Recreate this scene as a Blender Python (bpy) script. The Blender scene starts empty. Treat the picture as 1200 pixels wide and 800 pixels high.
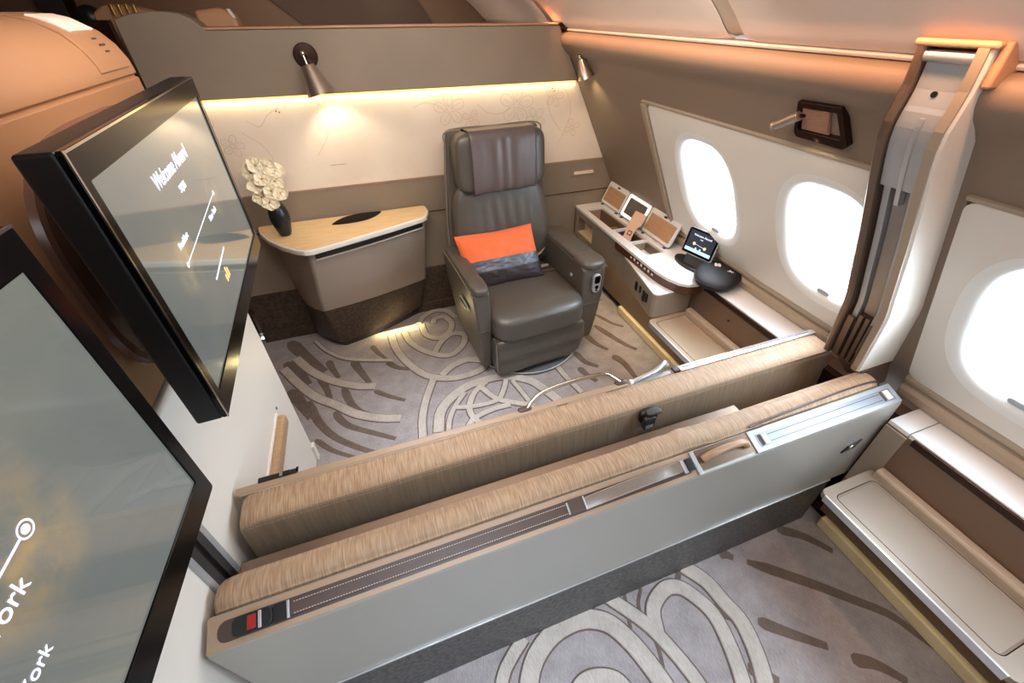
import bpy, bmesh, math, random
from mathutils import Vector, Matrix, noise
random.seed(7)
S = bpy.context.scene
COL = S.collection
PI = math.pi
ORG = {}

# ---------------------------------------------------------------- materials
def lin(c):
    c = c / 255.0
    return c / 12.92 if c <= 0.04045 else ((c + 0.055) / 1.055) ** 2.4
def rgb(r, g, b): return (lin(r), lin(g), lin(b), 1.0)

def mat(name, col, rough=.5, metal=0., spec=.5, coat=0., bump=None, var=None, sheen=0.):
    """bump=(scale,strength,stretch xyz)  var=(scale,colour2,stretch xyz)"""
    m = bpy.data.materials.new(name); m.use_nodes = True
    nt = m.node_tree; N = nt.nodes; L = nt.links
    b = N['Principled BSDF']
    b.inputs['Base Color'].default_value = rgb(*col)
    b.inputs['Roughness'].default_value = rough
    b.inputs['Metallic'].default_value = metal
    b.inputs['Specular IOR Level'].default_value = spec
    b.inputs['Coat Weight'].default_value = coat
    b.inputs['Sheen Weight'].default_value = sheen
    def nz(scale, st, detail=4):
        tc = N.new('ShaderNodeTexCoord'); mp = N.new('ShaderNodeMapping')
        mp.inputs['Scale'].default_value = st
        L.new(tc.outputs['Object'], mp.inputs['Vector'])
        n = N.new('ShaderNodeTexNoise'); n.inputs['Scale'].default_value = scale; n.inputs['Detail'].default_value = detail
        L.new(mp.outputs['Vector'], n.inputs['Vector'])
        return n
    if var:
        n = nz(var[0], var[2] if len(var) > 2 else (1, 1, 1))
        cr = N.new('ShaderNodeValToRGB')
        cr.color_ramp.elements[0].position = .35; cr.color_ramp.elements[1].position = .65
        cr.color_ramp.elements[0].color = rgb(*col); cr.color_ramp.elements[1].color = rgb(*var[1])
        L.new(n.outputs['Fac'], cr.inputs['Fac']); L.new(cr.outputs['Color'], b.inputs['Base Color'])
    if bump:
        n = nz(bump[0], bump[2] if len(bump) > 2 else (1, 1, 1))
        bp = N.new('ShaderNodeBump'); bp.inputs['Strength'].default_value = bump[1]; bp.inputs['Distance'].default_value = .01
        L.new(n.outputs['Fac'], bp.inputs['Height']); L.new(bp.outputs['Normal'], b.inputs['Normal'])
    return m

def emat(name, col, strength, rough=.5):
    m = mat(name, col, rough)
    b = m.node_tree.nodes['Principled BSDF']
    b.inputs['Emission Color'].default_value = rgb(*col); b.inputs['Emission Strength'].default_value = strength
    return m

M = {}
M['taupe'] = mat('taupe_wall_vinyl', (138, 124, 108), .55, bump=(300, .12), var=(3, (146, 131, 114)))
M['taupe_dk'] = mat('brown_wall_vinyl', (112, 88, 70), .55, bump=(300, .1))
M['walldk'] = mat('dark_brown_far_panel', (74, 56, 44), .6)
M['tan'] = mat('tan_soft_vinyl', (190, 146, 112), .5, bump=(260, .12))
M['cream'] = mat('cream_embossed_panel', (236, 222, 206), .5, bump=(180, .12), var=(5, (230, 214, 197)))
M['cream_line'] = mat('cream_panel_drawing', (198, 178, 158), .5)
M['red_dot'] = mat('cream_panel_red_dots', (150, 60, 50), .5)
M['plinth'] = mat('dark_mottled_plinth', (58, 44, 36), .38, var=(60, (84, 70, 58)), bump=(60, .15))
M['plinth_g'] = mat('grey_mottled_skirting', (44, 43, 42), .42, var=(70, (92, 91, 88), (1, 1, 1)), bump=(60, .12))
M['lining'] = mat('white_window_lining', (226, 220, 210), .42, bump=(250, .06))
M['lining_ring'] = mat('white_window_surround', (238, 238, 234), .35)
M['ceil'] = mat('pale_ceiling_panel', (234, 216, 202), .5)
M['ceil_groove'] = mat('ceiling_rib', (196, 178, 158), .5)
M['band'] = mat('brown_sidewall_vinyl', (132, 114, 98), .5, bump=(280, .1))
M['sill'] = mat('beige_sill_moulding', (166, 150, 130), .45)
M['white'] = mat('warm_white_laminate', (222, 216, 206), .45)
M['closet'] = mat('tan_closet_shell', (158, 114, 82), .42, bump=(400, .08))
M['brown_gloss'] = mat('brown_lacquer', (104, 74, 60), .22)
M['black_gloss'] = mat('black_gloss_plastic', (6, 6, 7), .18, spec=.22)
M['black'] = mat('black_plastic', (18, 18, 19), .4)
M['black_soft'] = mat('black_case_fabric', (26, 27, 30), .6, bump=(500, .2))
M['dkgrey'] = mat('dark_grey_plastic', (52, 50, 50), .45)
M['silver'] = mat('brushed_silver_metal', (206, 206, 206), .34, metal=.75)
M['silver_p'] = mat('silver_painted_panel', (178, 180, 182), .35, metal=.4)
M['plate'] = mat('pale_silver_plate', (160, 164, 170), .36, metal=.35)
M['slot'] = mat('grey_silver_slot', (128, 132, 138), .4, metal=.35)
M['chrome'] = mat('polished_chrome', (210, 208, 204), .12, metal=1.)
M['panel'] = mat('champagne_painted_panel', (166, 164, 156), .38, metal=.25)
M['console'] = mat('champagne_console_paint', (150, 138, 124), .38, metal=.25)
M['console_in'] = mat('bronze_tray_lining', (168, 148, 124), .42, metal=.2)
M['console_top'] = mat('satin_console_top', (224, 226, 226), .34, metal=.15)
M['wood'] = mat('pale_wood_veneer', (232, 204, 162), .35, var=(9, (218, 186, 142), (1, 9, 1)))
M['woodend'] = mat('lacquered_wood_grip', (176, 142, 110), .3, var=(14, (158, 124, 94), (1, 8, 8)))
M['edge_w'] = mat('white_table_edge', (228, 222, 212), .3)
M['dkwood'] = mat('dark_walnut_edge', (66, 40, 30), .25, var=(40, (92, 58, 42), (1, 1, 5)))
M['ped'] = mat('taupe_metallic_cabinet', (172, 156, 142), .36, metal=.35)
M['leather'] = mat('dark_taupe_leather', (82, 76, 69), .36, spec=.55, bump=(38, .10, (1, 1, 1)))
M['leather_sm'] = mat('arm_leather', (86, 79, 71), .4, bump=(220, .06))
M['cover'] = mat('satin_headrest_cover', (92, 80, 78), .34, bump=(16, .22, (1, 1, .3)))
M['piping'] = mat('pale_piping', (128, 118, 107), .4)
M['orange'] = mat('orange_pillow_fabric', (238, 108, 56), .7, bump=(350, .15), sheen=.2)
M['pl_grey'] = mat('pillow_grey_satin_band', (92, 98, 108), .3, bump=(30, .2, (.3, 4, 4)))
M['pl_dk'] = mat('pillow_dark_fabric', (50, 40, 42), .5, bump=(40, .2, (.3, 4, 4)))
M['bedleather'] = mat('tan_bed_edge_leather', (160, 136, 113), .42, bump=(300, .08))
M['brown_leather'] = mat('dark_brown_strap_leather', (74, 58, 52), .4, bump=(300, .1))
M['strap_gloss'] = mat('grey_brown_strap', (120, 108, 98), .28, bump=(300, .05))
M['stitch'] = mat('pale_stitching', (196, 180, 160), .7)
M['metal_br'] = mat('bronze_anodised_channel', (120, 100, 84), .34, metal=.5)
M['channel'] = mat('grey_metal_channel', (150, 144, 138), .32, metal=.7)
M['red'] = mat('red_buckle', (150, 28, 20), .4)
M['flower'] = mat('ivory_petal', (250, 238, 208), .5)
M['flower_c'] = mat('yellow_flower_centre', (200, 160, 70), .6)
M['vase'] = mat('dark_glazed_vase', (24, 32, 34), .3)
M['gold'] = mat('gold_trim', (205, 165, 95), .3, metal=.8)
M['goldpad'] = mat('ochre_padded_ledge', (224, 204, 164), .55, bump=(60, .15), var=(6, (208, 186, 144)))
M['card'] = mat('kraft_card', (206, 176, 150), .7)
M['purple'] = mat('purple_print', (84, 40, 70), .6)
M['text_dk'] = mat('dark_print', (70, 60, 55), .6)
M['text_lt'] = mat('pale_print', (225, 222, 216), .5)
M['bronze'] = mat('dark_bronze', (62, 42, 34), .25, metal=.7)
M['lampcone'] = mat('brushed_nickel_shade', (186, 174, 164), .28, metal=.9)
M['grille'] = mat('ribbed_copper_diffuser', (190, 148, 124), .35, metal=.3)
M['glow_w'] = emat('mirror_light_ring', (255, 250, 240), 1.1)
M['led'] = emat('warm_led_strip', (255, 215, 125), 1.6)
M['lampglow'] = emat('reading_lamp_bulb', (255, 225, 170), 2.0)
M['scr_txt'] = emat('screen_lettering', (225, 230, 250), .72)
M['scr_amber'] = emat('screen_city_glow', (240, 190, 110), .8)

# window glass
g = bpy.data.materials.new('window_pane_glass'); g.use_nodes = True
N = g.node_tree.nodes; L = g.node_tree.links
N.remove(N['Principled BSDF'])
tr = N.new('ShaderNodeBsdfTransparent'); gl = N.new('ShaderNodeBsdfGlossy'); mx = N.new('ShaderNodeMixShader')
gl.inputs['Roughness'].default_value = .05; mx.inputs['Fac'].default_value = .06
L.new(tr.outputs[0], mx.inputs[1]); L.new(gl.outputs[0], mx.inputs[2]); L.new(mx.outputs[0], N['Material Output'].inputs['Surface'])
M['glass'] = g

# fabric with streaks running across the mattress (streak stretched along y/z, fine along x)
def streak(name, c1, c2, c3, sc=95):
    m = bpy.data.materials.new(name); m.use_nodes = True
    nt = m.node_tree; N = nt.nodes; L = nt.links; b = N['Principled BSDF']
    b.inputs['Roughness'].default_value = .55; b.inputs['Sheen Weight'].default_value = .2
    tc = N.new('ShaderNodeTexCoord'); mp = N.new('ShaderNodeMapping'); mp.inputs['Scale'].default_value = (1, .07, .07)
    L.new(tc.outputs['Object'], mp.inputs['Vector'])
    n = N.new('ShaderNodeTexNoise'); n.inputs['Scale'].default_value = sc; n.inputs['Detail'].default_value = 6
    L.new(mp.outputs['Vector'], n.inputs['Vector'])
    cr = N.new('ShaderNodeValToRGB'); e = cr.color_ramp.elements
    e[0].position = .34; e[0].color = rgb(*c1); e[1].position = .66; e[1].color = rgb(*c3)
    k = e.new(.5); k.color = rgb(*c2)
    L.new(n.outputs['Fac'], cr.inputs['Fac']); L.new(cr.outputs['Color'], b.inputs['Base Color'])
    bp = N.new('ShaderNodeBump'); bp.inputs['Strength'].default_value = .25; bp.inputs['Distance'].default_value = .004
    L.new(n.outputs['Fac'], bp.inputs['Height']); L.new(bp.outputs['Normal'], b.inputs['Normal'])
    return m
M['fabric'] = streak('streaked_mattress_fabric', (144, 114, 86), (162, 134, 105), (180, 152, 123), 320)
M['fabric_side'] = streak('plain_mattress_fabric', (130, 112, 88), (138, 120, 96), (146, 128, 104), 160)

def carpet(name, c1, c2, fib=260):
    m = bpy.data.materials.new(name); m.use_nodes = True
    nt = m.node_tree; N = nt.nodes; L = nt.links; b = N['Principled BSDF']
    b.inputs['Roughness'].default_value = .9; b.inputs['Specular IOR Level'].default_value = .15; b.inputs['Sheen Weight'].default_value = .3
    tc = N.new('ShaderNodeTexCoord'); mp = N.new('ShaderNodeMapping'); mp.inputs['Scale'].default_value = (1, .22, 1)
    L.new(tc.outputs['Object'], mp.inputs['Vector'])
    n = N.new('ShaderNodeTexNoise'); n.inputs['Scale'].default_value = fib; n.inputs['Detail'].default_value = 5
    L.new(mp.outputs['Vector'], n.inputs['Vector'])
    n2 = N.new('ShaderNodeTexNoise'); n2.inputs['Scale'].default_value = 14; n2.inputs['Detail'].default_value = 6
    L.new(tc.outputs['Object'], n2.inputs['Vector'])
    ad = N.new('ShaderNodeMath'); ad.operation = 'ADD'
    L.new(n.outputs['Fac'], ad.inputs[0]); L.new(n2.outputs['Fac'], ad.inputs[1])
    ml = N.new('ShaderNodeMath'); ml.operation = 'MULTIPLY'; ml.inputs[1].default_value = .5
    L.new(ad.outputs[0], ml.inputs[0])
    cr = N.new('ShaderNodeValToRGB'); e = cr.color_ramp.elements
    e[0].position = .36; e[0].color = rgb(*c1); e[1].position = .62; e[1].color = rgb(*c2)
    L.new(ml.outputs[0], cr.inputs['Fac']); L.new(cr.outputs['Color'], b.inputs['Base Color'])
    bp = N.new('ShaderNodeBump'); bp.inputs['Strength'].default_value = .9; bp.inputs['Distance'].default_value = .005
    L.new(n.outputs['Fac'], bp.inputs['Height']); L.new(bp.outputs['Normal'], b.inputs['Normal'])
    return m
M['carpet'] = carpet('carpet_ground', (138, 129, 127), (164, 155, 153))
M['carpet_l'] = carpet('carpet_raised_swirl', (168, 158, 148), (190, 180, 170))
M['carpet_d'] = carpet('carpet_dark_leaf_edge_shade', (92, 78, 68), (112, 96, 86))

def screen_mat(name, spots):
    m = bpy.data.materials.new(name); m.use_nodes = True
    nt = m.node_tree; N = nt.nodes; L = nt.links; b = N['Principled BSDF']
    b.inputs['Base Color'].default_value = rgb(30, 32, 34); b.inputs['Roughness'].default_value = .08
    b.inputs['Coat Weight'].default_value = .6
    tc = N.new('ShaderNodeTexCoord')
    n = N.new('ShaderNodeTexNoise'); n.inputs['Scale'].default_value = 3.0; n.inputs['Detail'].default_value = 3
    L.new(tc.outputs['Object'], n.inputs['Vector'])
    cr = N.new('ShaderNodeValToRGB'); e = cr.color_ramp.elements
    e[0].position = .35; e[0].color = rgb(118, 124, 122); e[1].position = .7; e[1].color = rgb(136, 138, 128)
    L.new(n.outputs['Fac'], cr.inputs['Fac'])
    prev = cr.outputs['Color']
    nn = N.new('ShaderNodeTexNoise'); nn.inputs['Scale'].default_value = 16; nn.inputs['Detail'].default_value = 8
    L.new(tc.outputs['Object'], nn.inputs['Vector'])
    for (y, z, r, col) in spots:
        vm = N.new('ShaderNodeVectorMath'); vm.operation = 'DISTANCE'; vm.inputs[1].default_value = (0, y, z)
        L.new(tc.outputs['Object'], vm.inputs[0])
        mr = N.new('ShaderNodeMapRange'); mr.inputs['From Min'].default_value = r; mr.inputs['From Max'].default_value = 0
        L.new(vm.outputs['Value'], mr.inputs['Value'])
        r2 = N.new('ShaderNodeValToRGB'); r2.color_ramp.elements[0].position = .38; r2.color_ramp.elements[1].position = .62
        L.new(nn.outputs['Fac'], r2.inputs['Fac'])
        mu = N.new('ShaderNodeMath'); mu.operation = 'MULTIPLY'
        L.new(mr.outputs[0], mu.inputs[0]); L.new(r2.outputs['Color'], mu.inputs[1])
        mi = N.new('ShaderNodeMix'); mi.data_type = 'RGBA'
        L.new(mu.outputs[0], mi.inputs['Factor']); L.new(prev, mi.inputs[6]); mi.inputs[7].default_value = rgb(*col)
        prev = mi.outputs[2]
    L.new(prev, b.inputs['Emission Color']); b.inputs['Emission Strength'].default_value = .72
    return m

# ---------------------------------------------------------------- mesh builder
def sgn(a): return -1 if a < 0 else 1
class MB:
    def __init__(s): s.v = []; s.f = []; s.m = []
    def face(s, idx, mi=0): s.f.append(tuple(idx)); s.m.append(mi)
    def add(s, vs, fs, mi=0):
        o = len(s.v); s.v += [tuple(p) for p in vs]
        for f in fs: s.face([o + i for i in f], mi)
        return s
    def box(s, x0, x1, y0, y1, z0, z1, mi=0):
        v = [(x, y, z) for x in (x0, x1) for y in (y0, y1) for z in (z0, z1)]
        return s.add(v, [(0, 1, 3, 2), (4, 6, 7, 5), (0, 4, 5, 1), (2, 3, 7, 6), (0, 2, 6, 4), (1, 5, 7, 3)], mi)
    def obox(s, c, ax, ay, az, mi=0):
        c = Vector(c); ax = Vector(ax); ay = Vector(ay); az = Vector(az)
        v = [c + ax * i + ay * j + az * k for i in (-1, 1) for j in (-1, 1) for k in (-1, 1)]
        return s.add(v, [(0, 1, 3, 2), (4, 6, 7, 5), (0, 4, 5, 1), (2, 3, 7, 6), (0, 2, 6, 4), (1, 5, 7, 3)], mi)
    def loft(s, rings, mi=0, caps=True, closed=True):
        n = len(rings[0]); o = len(s.v)
        for r in rings: s.v += [tuple(p) for p in r]
        for k in range(len(rings) - 1):
            for i in range(n if closed else n - 1):
                j = (i + 1) % n
                s.face((o + k * n + i, o + k * n + j, o + (k + 1) * n + j, o + (k + 1) * n + i), mi)
        if caps:
            s.face([o + i for i in range(n)][::-1], mi)
            s.face([o + (len(rings) - 1) * n + i for i in range(n)], mi)
        return s
    def prism(s, poly, axis, a, b, mi=0):
        def P(p, t):
            return {'x': (t, p[0], p[1]), 'y': (p[0], t, p[1]), 'z': (p[0], p[1], t)}[axis]
        return s.loft([[P(p, a) for p in poly], [P(p, b) for p in poly]], mi)
    def tube(s, pts, r, mi=0, n=10, caps=True, flat=1.0):
        pts = [Vector(p) for p in pts]; rings = []; up = None
        for i, p in enumerate(pts):
            t = (pts[min(i + 1, len(pts) - 1)] - pts[max(i - 1, 0)]).normalized()
            if up is None:
                up = Vector((0, 0, 1)) if abs(t.z) < .9 else Vector((0, 1, 0))
            a = t.cross(up).normalized(); bb = a.cross(t).normalized(); up = bb
            rr = r[i] if isinstance(r, (list, tuple)) else r
            rings.append([p + a * math.cos(2 * PI * k / n) * rr + bb * math.sin(2 * PI * k / n) * rr * flat for k in range(n)])
        return s.loft(rings, mi, caps)
    def lathe(s, prof, c, mi=0, n=32, d=(0, 0, 1), sx=1., sy=1.):
        d = Vector(d).normalized(); q = Vector((0, 0, 1)).rotation_difference(d).to_matrix(); c = Vector(c)
        rings = [[c + q @ Vector((math.cos(2 * PI * k / n) * r * sx, math.sin(2 * PI * k / n) * r * sy, h)) for k in range(n)] for r, h in prof]
        return s.loft(rings, mi)
    def soft(s, c, h, n=4., seg=14, mi=0, fn=None, mtx=None):
        """super-ellipsoid cushion"""
        c = Vector(c); vid = {}; vs = []; fs = []
        def pt(a, b2, ax, sg):
            p = [0, 0, 0]; p[ax] = sg; p[(ax + 1) % 3] = a; p[(ax + 2) % 3] = b2
            key = tuple(round(q, 5) for q in p)
            if key in vid: return vid[key]
            k = (abs(p[0]) ** n + abs(p[1]) ** n + abs(p[2]) ** n) ** (1 / n)
            q = Vector((p[0] / k, p[1] / k, p[2] / k))
            w = Vector((q.x * h[0], q.y * h[1], q.z * h[2]))
            if fn: w = fn(w, q)
            if mtx: w = mtx @ w
            vid[key] = len(vs); vs.append(c + w); return vid[key]
        for ax in range(3):
            for sg in (-1, 1):
                for i in range(seg):
                    for j in range(seg):
                        a0, a1 = -1 + 2 * i / seg, -1 + 2 * (i + 1) / seg
                        b0, b1 = -1 + 2 * j / seg, -1 + 2 * (j + 1) / seg
                        q = [pt(a0, b0, ax, sg), pt(a1, b0, ax, sg), pt(a1, b1, ax, sg), pt(a0, b1, ax, sg)]
                        fs.append(q if sg > 0 else q[::-1])
        return s.add(vs, fs, mi)
    def sheet(s, outer, holes, fn, mi=0):
        """flat polygon with holes, fn maps 2-D to 3-D"""
        bm = bmesh.new(); es = []
        for loop in [outer] + holes:
            vv = [bm.verts.new((p[0], p[1], 0)) for p in loop]
            for i in range(len(vv)): es.append(bm.edges.new((vv[i], vv[(i + 1) % len(vv)])))
        bmesh.ops.triangle_fill(bm, use_beauty=True, edges=es, normal=(0, 0, 1))
        bm.verts.index_update()
        s.add([fn(v.co.x, v.co.y) for v in bm.verts], [[v.index for v in f.verts] for f in bm.faces], mi)
        bm.free(); return s
    def build(s, name, mats, parent=None, bevel=0, seg=3, smooth=True, kind=None, label=None, sub=0):
        me = bpy.data.meshes.new(name)
        me.from_pydata(s.v, [], s.f)
        if not isinstance(mats, (list, tuple)): mats = [mats]
        for m in mats: me.materials.append(m)
        for p, mi in zip(me.polygons, s.m): p.material_index = mi; p.use_smooth = smooth
        bm = bmesh.new(); bm.from_mesh(me)
        bmesh.ops.recalc_face_normals(bm, faces=bm.faces)
        bm.to_mesh(me); bm.free()
        if smooth and not bevel: me.set_sharp_from_angle(angle=math.radians(38))
        o = bpy.data.objects.new(name, me); COL.objects.link(o)
        if parent:
            o.parent = parent
            org = ORG.get(parent.name, Vector((0, 0, 0)))
            me.transform(Matrix.Translation(-org)); ORG[o.name] = org
        else:
            ORG[o.name] = Vector((0, 0, 0))
        if bevel:
            b = o.modifiers.new('Bevel', 'BEVEL'); b.width = bevel; b.segments = seg; b.limit_method = 'ANGLE'; b.angle_limit = math.radians(28)
            b.harden_normals = False
        if sub:
            d = o.modifiers.new('Sub', 'SUBSURF'); d.levels = sub; d.render_levels = sub
        if bevel and smooth:
            w = o.modifiers.new('WN', 'WEIGHTED_NORMAL'); w.keep_sharp = True
        if kind: o['kind'] = kind
        if label: o['label'] = label
        return o

def tag(o, label, cat, group=None):
    o['label'] = label; o['category'] = cat
    if group: o['group'] = group
    return o
def thing(name, loc, label, cat, group=None):
    o = bpy.data.objects.new(name, None); COL.objects.link(o); o.location = loc
    o.empty_display_size = .05; ORG[o.name] = Vector(loc)
    return tag(o, label, cat, group)
def solo(o, label, cat, group=None):
    """origin of a single-mesh thing moved to its base"""
    me = o.data; xs = [v.co for v in me.vertices]
    c = Vector((sum(p.x for p in xs) / len(xs), sum(p.y for p in xs) / len(xs), min(p.z for p in xs)))
    me.transform(Matrix.Translation(-c)); o.location = c; ORG[o.name] = c
    return tag(o, label, cat, group)
def rrect(x0, x1, y0, y1, r, n=5):
    out = []
    for cx, cy, a in ((x1 - r, y1 - r, 0), (x0 + r, y1 - r, 90), (x0 + r, y0 + r, 180), (x1 - r, y0 + r, 270)):
        for k in range(n + 1):
            t = math.radians(a + 90 * k / n); out.append((cx + r * math.cos(t), cy + r * math.sin(t)))
    return out
def crom(pts, k=6):
    P = [Vector(p) for p in pts]; P = [P[0] * 2 - P[1]] + P + [P[-1] * 2 - P[-2]]; out = []
    for i in range(1, len(P) - 2):
        for j in range(k):
            t = j / k
            out.append(.5 * (2 * P[i] + (P[i + 1] - P[i - 1]) * t + (2 * P[i - 1] - 5 * P[i] + 4 * P[i + 1] - P[i + 2]) * t * t + (3 * P[i] - P[i - 1] - 3 * P[i + 1] + P[i + 2]) * t ** 3))
    out.append(P[-2]); return out
def text(name, body, size, origin, xd, yd, m, parent, label=None, ext=.0004, align='CENTER', sx=1.0):
    cu = bpy.data.curves.new('tmp_text', 'FONT'); cu.body = body; cu.size = size; cu.extrude = ext
    cu.align_x = align; cu.align_y = 'BOTTOM_BASELINE'
    t = bpy.data.objects.new('tmp_text', cu); COL.objects.link(t)
    bpy.context.view_layer.update()
    me = bpy.data.meshes.new_from_object(t); bpy.data.objects.remove(t)
    xd = Vector(xd).normalized(); yd = Vector(yd).normalized(); zd = xd.cross(yd)
    mt = Matrix((( xd.x * sx, yd.x, zd.x, origin[0]), (xd.y * sx, yd.y, zd.y, origin[1]), (xd.z * sx, yd.z, zd.z, origin[2]), (0, 0, 0, 1)))
    me.transform(mt)
    o = bpy.data.objects.new(name, me); me.name = name; COL.objects.link(o); me.materials.clear(); me.materials.append(m)
    if parent:
        o.parent = parent; org = ORG.get(parent.name, Vector((0, 0, 0))); me.transform(Matrix.Translation(-org)); ORG[o.name] = org
    if label: o['label'] = label
    return o
RIB_L= [(0.035, [(0.126, 2.431), (0.14, 2.299), (0.215, 2.236), (0.298, 2.291), (0.325, 2.385), (0.289, 2.465), (0.227, 2.461), (0.204, 2.416)]), (0.035, [(0.105, 2.439), (0.154, 2.515), (0.247, 2.565), (0.331, 2.52), (0.372, 2.421)]), (0.035, [(0.004, 2.386), (0.024, 2.27), (0.089, 2.154), (0.182, 2.065), (0.26, 2.047), (0.346, 2.117), (0.376, 2.213), (0.304, 2.252), (0.221, 2.197), (0.162, 2.105)]), (0.04, [(-0.082, 2.38), (-0.07, 2.234), (-0.027, 2.088), (0.044, 1.95), (0.12, 1.873), (0.239, 1.83), (0.372, 1.84), (0.441, 1.896), (0.349, 1.961), (0.237, 1.939), (0.159, 1.878)]), (0.035, [(0.105, 1.86), (0.036, 1.706), (-0.003, 1.575), (-0.022, 1.422)]), (0.02, [(-0.558, 2.482), (-0.477, 2.339), (-0.351, 2.217), (-0.102, 2.115)]), (0.045, [(-0.666, 2.342), (-0.573, 2.185), (-0.451, 2.053), (-0.312, 1.956), (-0.219, 1.922)]), (0.045, [(-0.732, 2.263), (-0.639, 2.094), (-0.542, 1.951), (-0.429, 1.842), (-0.332, 1.742), (-0.215, 1.668), (-0.108, 1.629)]), (0.05, [(0.063, 1.466), (0.098, 1.595), (0.17, 1.677), (0.277, 1.738), (0.401, 1.753), (0.519, 1.737), (0.64, 1.657), (0.697, 1.551), (0.75, 1.419)]), (0.03, [(0.352, 1.71), (0.412, 1.589), (0.497, 1.527), (0.592, 1.469)]), (0.025, [(0.516, 1.729), (0.467, 1.634), (0.407, 1.575), (0.271, 1.578), (0.177, 1.605)]), (0.022, [(0.541, 1.693), (0.564, 1.583), (0.58, 1.497)]), (0.028, [(0.201, 1.43), (0.26, 1.492), (0.368, 1.52), (0.471, 1.52)]), (0.028, [(0.396, 1.737), (0.308, 1.676), (0.252, 1.57), (0.267, 1.476), (0.335, 1.408)]), (0.022, [(0.109, 1.436), (0.133, 1.525), (0.177, 1.605), (0.255, 1.695)]), (0.03, [(0.834, 1.752), (0.852, 1.615), (0.883, 1.466)]), (0.035, [(0.175, 0.487), (0.115, 0.448), (0.076, 0.412), (0.038, 0.345)]), (0.055, [(0.12, 0.29), (0.149, 0.367), (0.198, 0.425), (0.281, 0.465), (0.383, 0.469), (0.465, 0.431), (0.509, 0.366), (0.536, 0.295), (0.557, 0.21), (0.565, 0.129)]), (0.04, [(0.5, 0.513), (0.593, 0.384), (0.637, 0.281), (0.663, 0.18), (0.662, 0.119)]), (0.04, [(0.244, 0.258), (0.301, 0.303), (0.358, 0.306), (0.418, 0.277), (0.443, 0.225)]), (0.045, [(0.618, 0.343), (0.65, 0.414), (0.725, 0.45), (0.782, 0.434), (0.82, 0.379), (0.84, 0.32), (0.834, 0.248), (0.81, 0.16), (0.775, 0.078)]), (0.05, [(0.839, 0.495), (0.887, 0.419), (0.903, 0.34), (0.918, 0.266), (0.896, 0.172), (0.856, 0.088)])]
RIB_D= [(0.1, [(-0.717, 2.54), (-0.644, 2.399), (-0.564, 2.263), (-0.494, 2.156)]), (0.05, [(-0.477, 2.252), (-0.452, 2.16), (-0.416, 2.069)]), (0.06, [(-0.333, 2.199), (-0.294, 2.083), (-0.246, 1.96)]), (0.04, [(-0.211, 2.309), (-0.183, 2.231), (-0.138, 2.149)]), (0.045, [(-0.134, 2.116), (-0.084, 2.046), (-0.013, 2.0)]), (0.035, [(-0.227, 1.889), (-0.156, 1.819), (-0.07, 1.753)]), (0.05, [(-0.393, 1.977), (-0.362, 1.851), (-0.32, 1.769), (-0.267, 1.718)]), (0.05, [(-0.523, 2.108), (-0.486, 2.001), (-0.462, 1.896)]), (0.045, [(-0.44, 1.797), (-0.408, 1.723), (-0.356, 1.658), (-0.244, 1.573), (-0.149, 1.503)]), (0.05, [(-0.574, 1.928), (-0.526, 1.765), (-0.451, 1.634), (-0.35, 1.528), (-0.243, 1.442)]), (0.08, [(-0.725, 2.322), (-0.646, 2.211), (-0.58, 2.072)]), (0.03, [(-0.532, 1.635), (-0.451, 1.537), (-0.343, 1.452)]), (0.09, [(-0.682, 2.055), (-0.618, 1.928), (-0.558, 1.793)]), (0.012, [(0.576, 0.495), (0.546, 0.41), (0.53, 0.366)]), (0.012, [(0.642, 0.485), (0.598, 0.425), (0.597, 0.311), (0.572, 0.232)]), (0.02, [(0.814, 0.485), (0.771, 0.443)]), (0.012, [(0.828, 0.333), (0.877, 0.31), (0.918, 0.266)]), (0.045, [(1.087, 0.423), (1.176, 0.348), (1.275, 0.262), (1.354, 0.186), (1.433, 0.108), (1.462, 0.043), (1.498, -0.05)]), (0.045, [(0.975, 0.25), (1.05, 0.185), (1.143, 0.11)]), (0.045, [(1.302, 0.483), (1.381, 0.422), (1.442, 0.338)]), (0.045, [(1.187, 0.056), (1.25, 0.019), (1.303, -0.047)]), (0.045, [(0.841, 0.343), (0.877, 0.31), (0.907, 0.283)]), (0.045, [(0.845, 0.159), (0.878, 0.13), (0.913, 0.094)]), (0.045, [(1.006, 0.486), (1.03, 0.473), (1.047, 0.452)]), (0.05, [(1.248, 2.009), (1.298, 1.863), (1.334, 1.769), (1.382, 1.687)]), (0.05, [(1.145, 1.933), (1.164, 1.831), (1.208, 1.75)]), (0.05, [(0.998, 1.802), (1.018, 1.697), (1.074, 1.63)]), (0.06, [(1.208, 1.688), (1.237, 1.605), (1.237, 1.47)]), (0.05, [(0.958, 1.661), (0.978, 1.586), (1.008, 1.521)]), (0.03, [(1.317, 2.122), (1.372, 1.994), (1.429, 1.929)])]
WORLD, WINP, NEARP, FARP, MOODW, MOODC, COVE, FOOT, EXPO, WASH, UPL, MIDP = 1.8, 11., 6., 30., 3.6, .16, 1.45, 1.5, 0.25, 15., 5.0, 2.4

# ================================================================ THE SETTING
def struct(mb, name, mats, **k):
    return mb.build(name, mats, kind='structure', **k)
YB = 2.606            # back partition plane
def wx(z): return 1.517 - .49 * (z - .942)      # leaning sidewall

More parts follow.
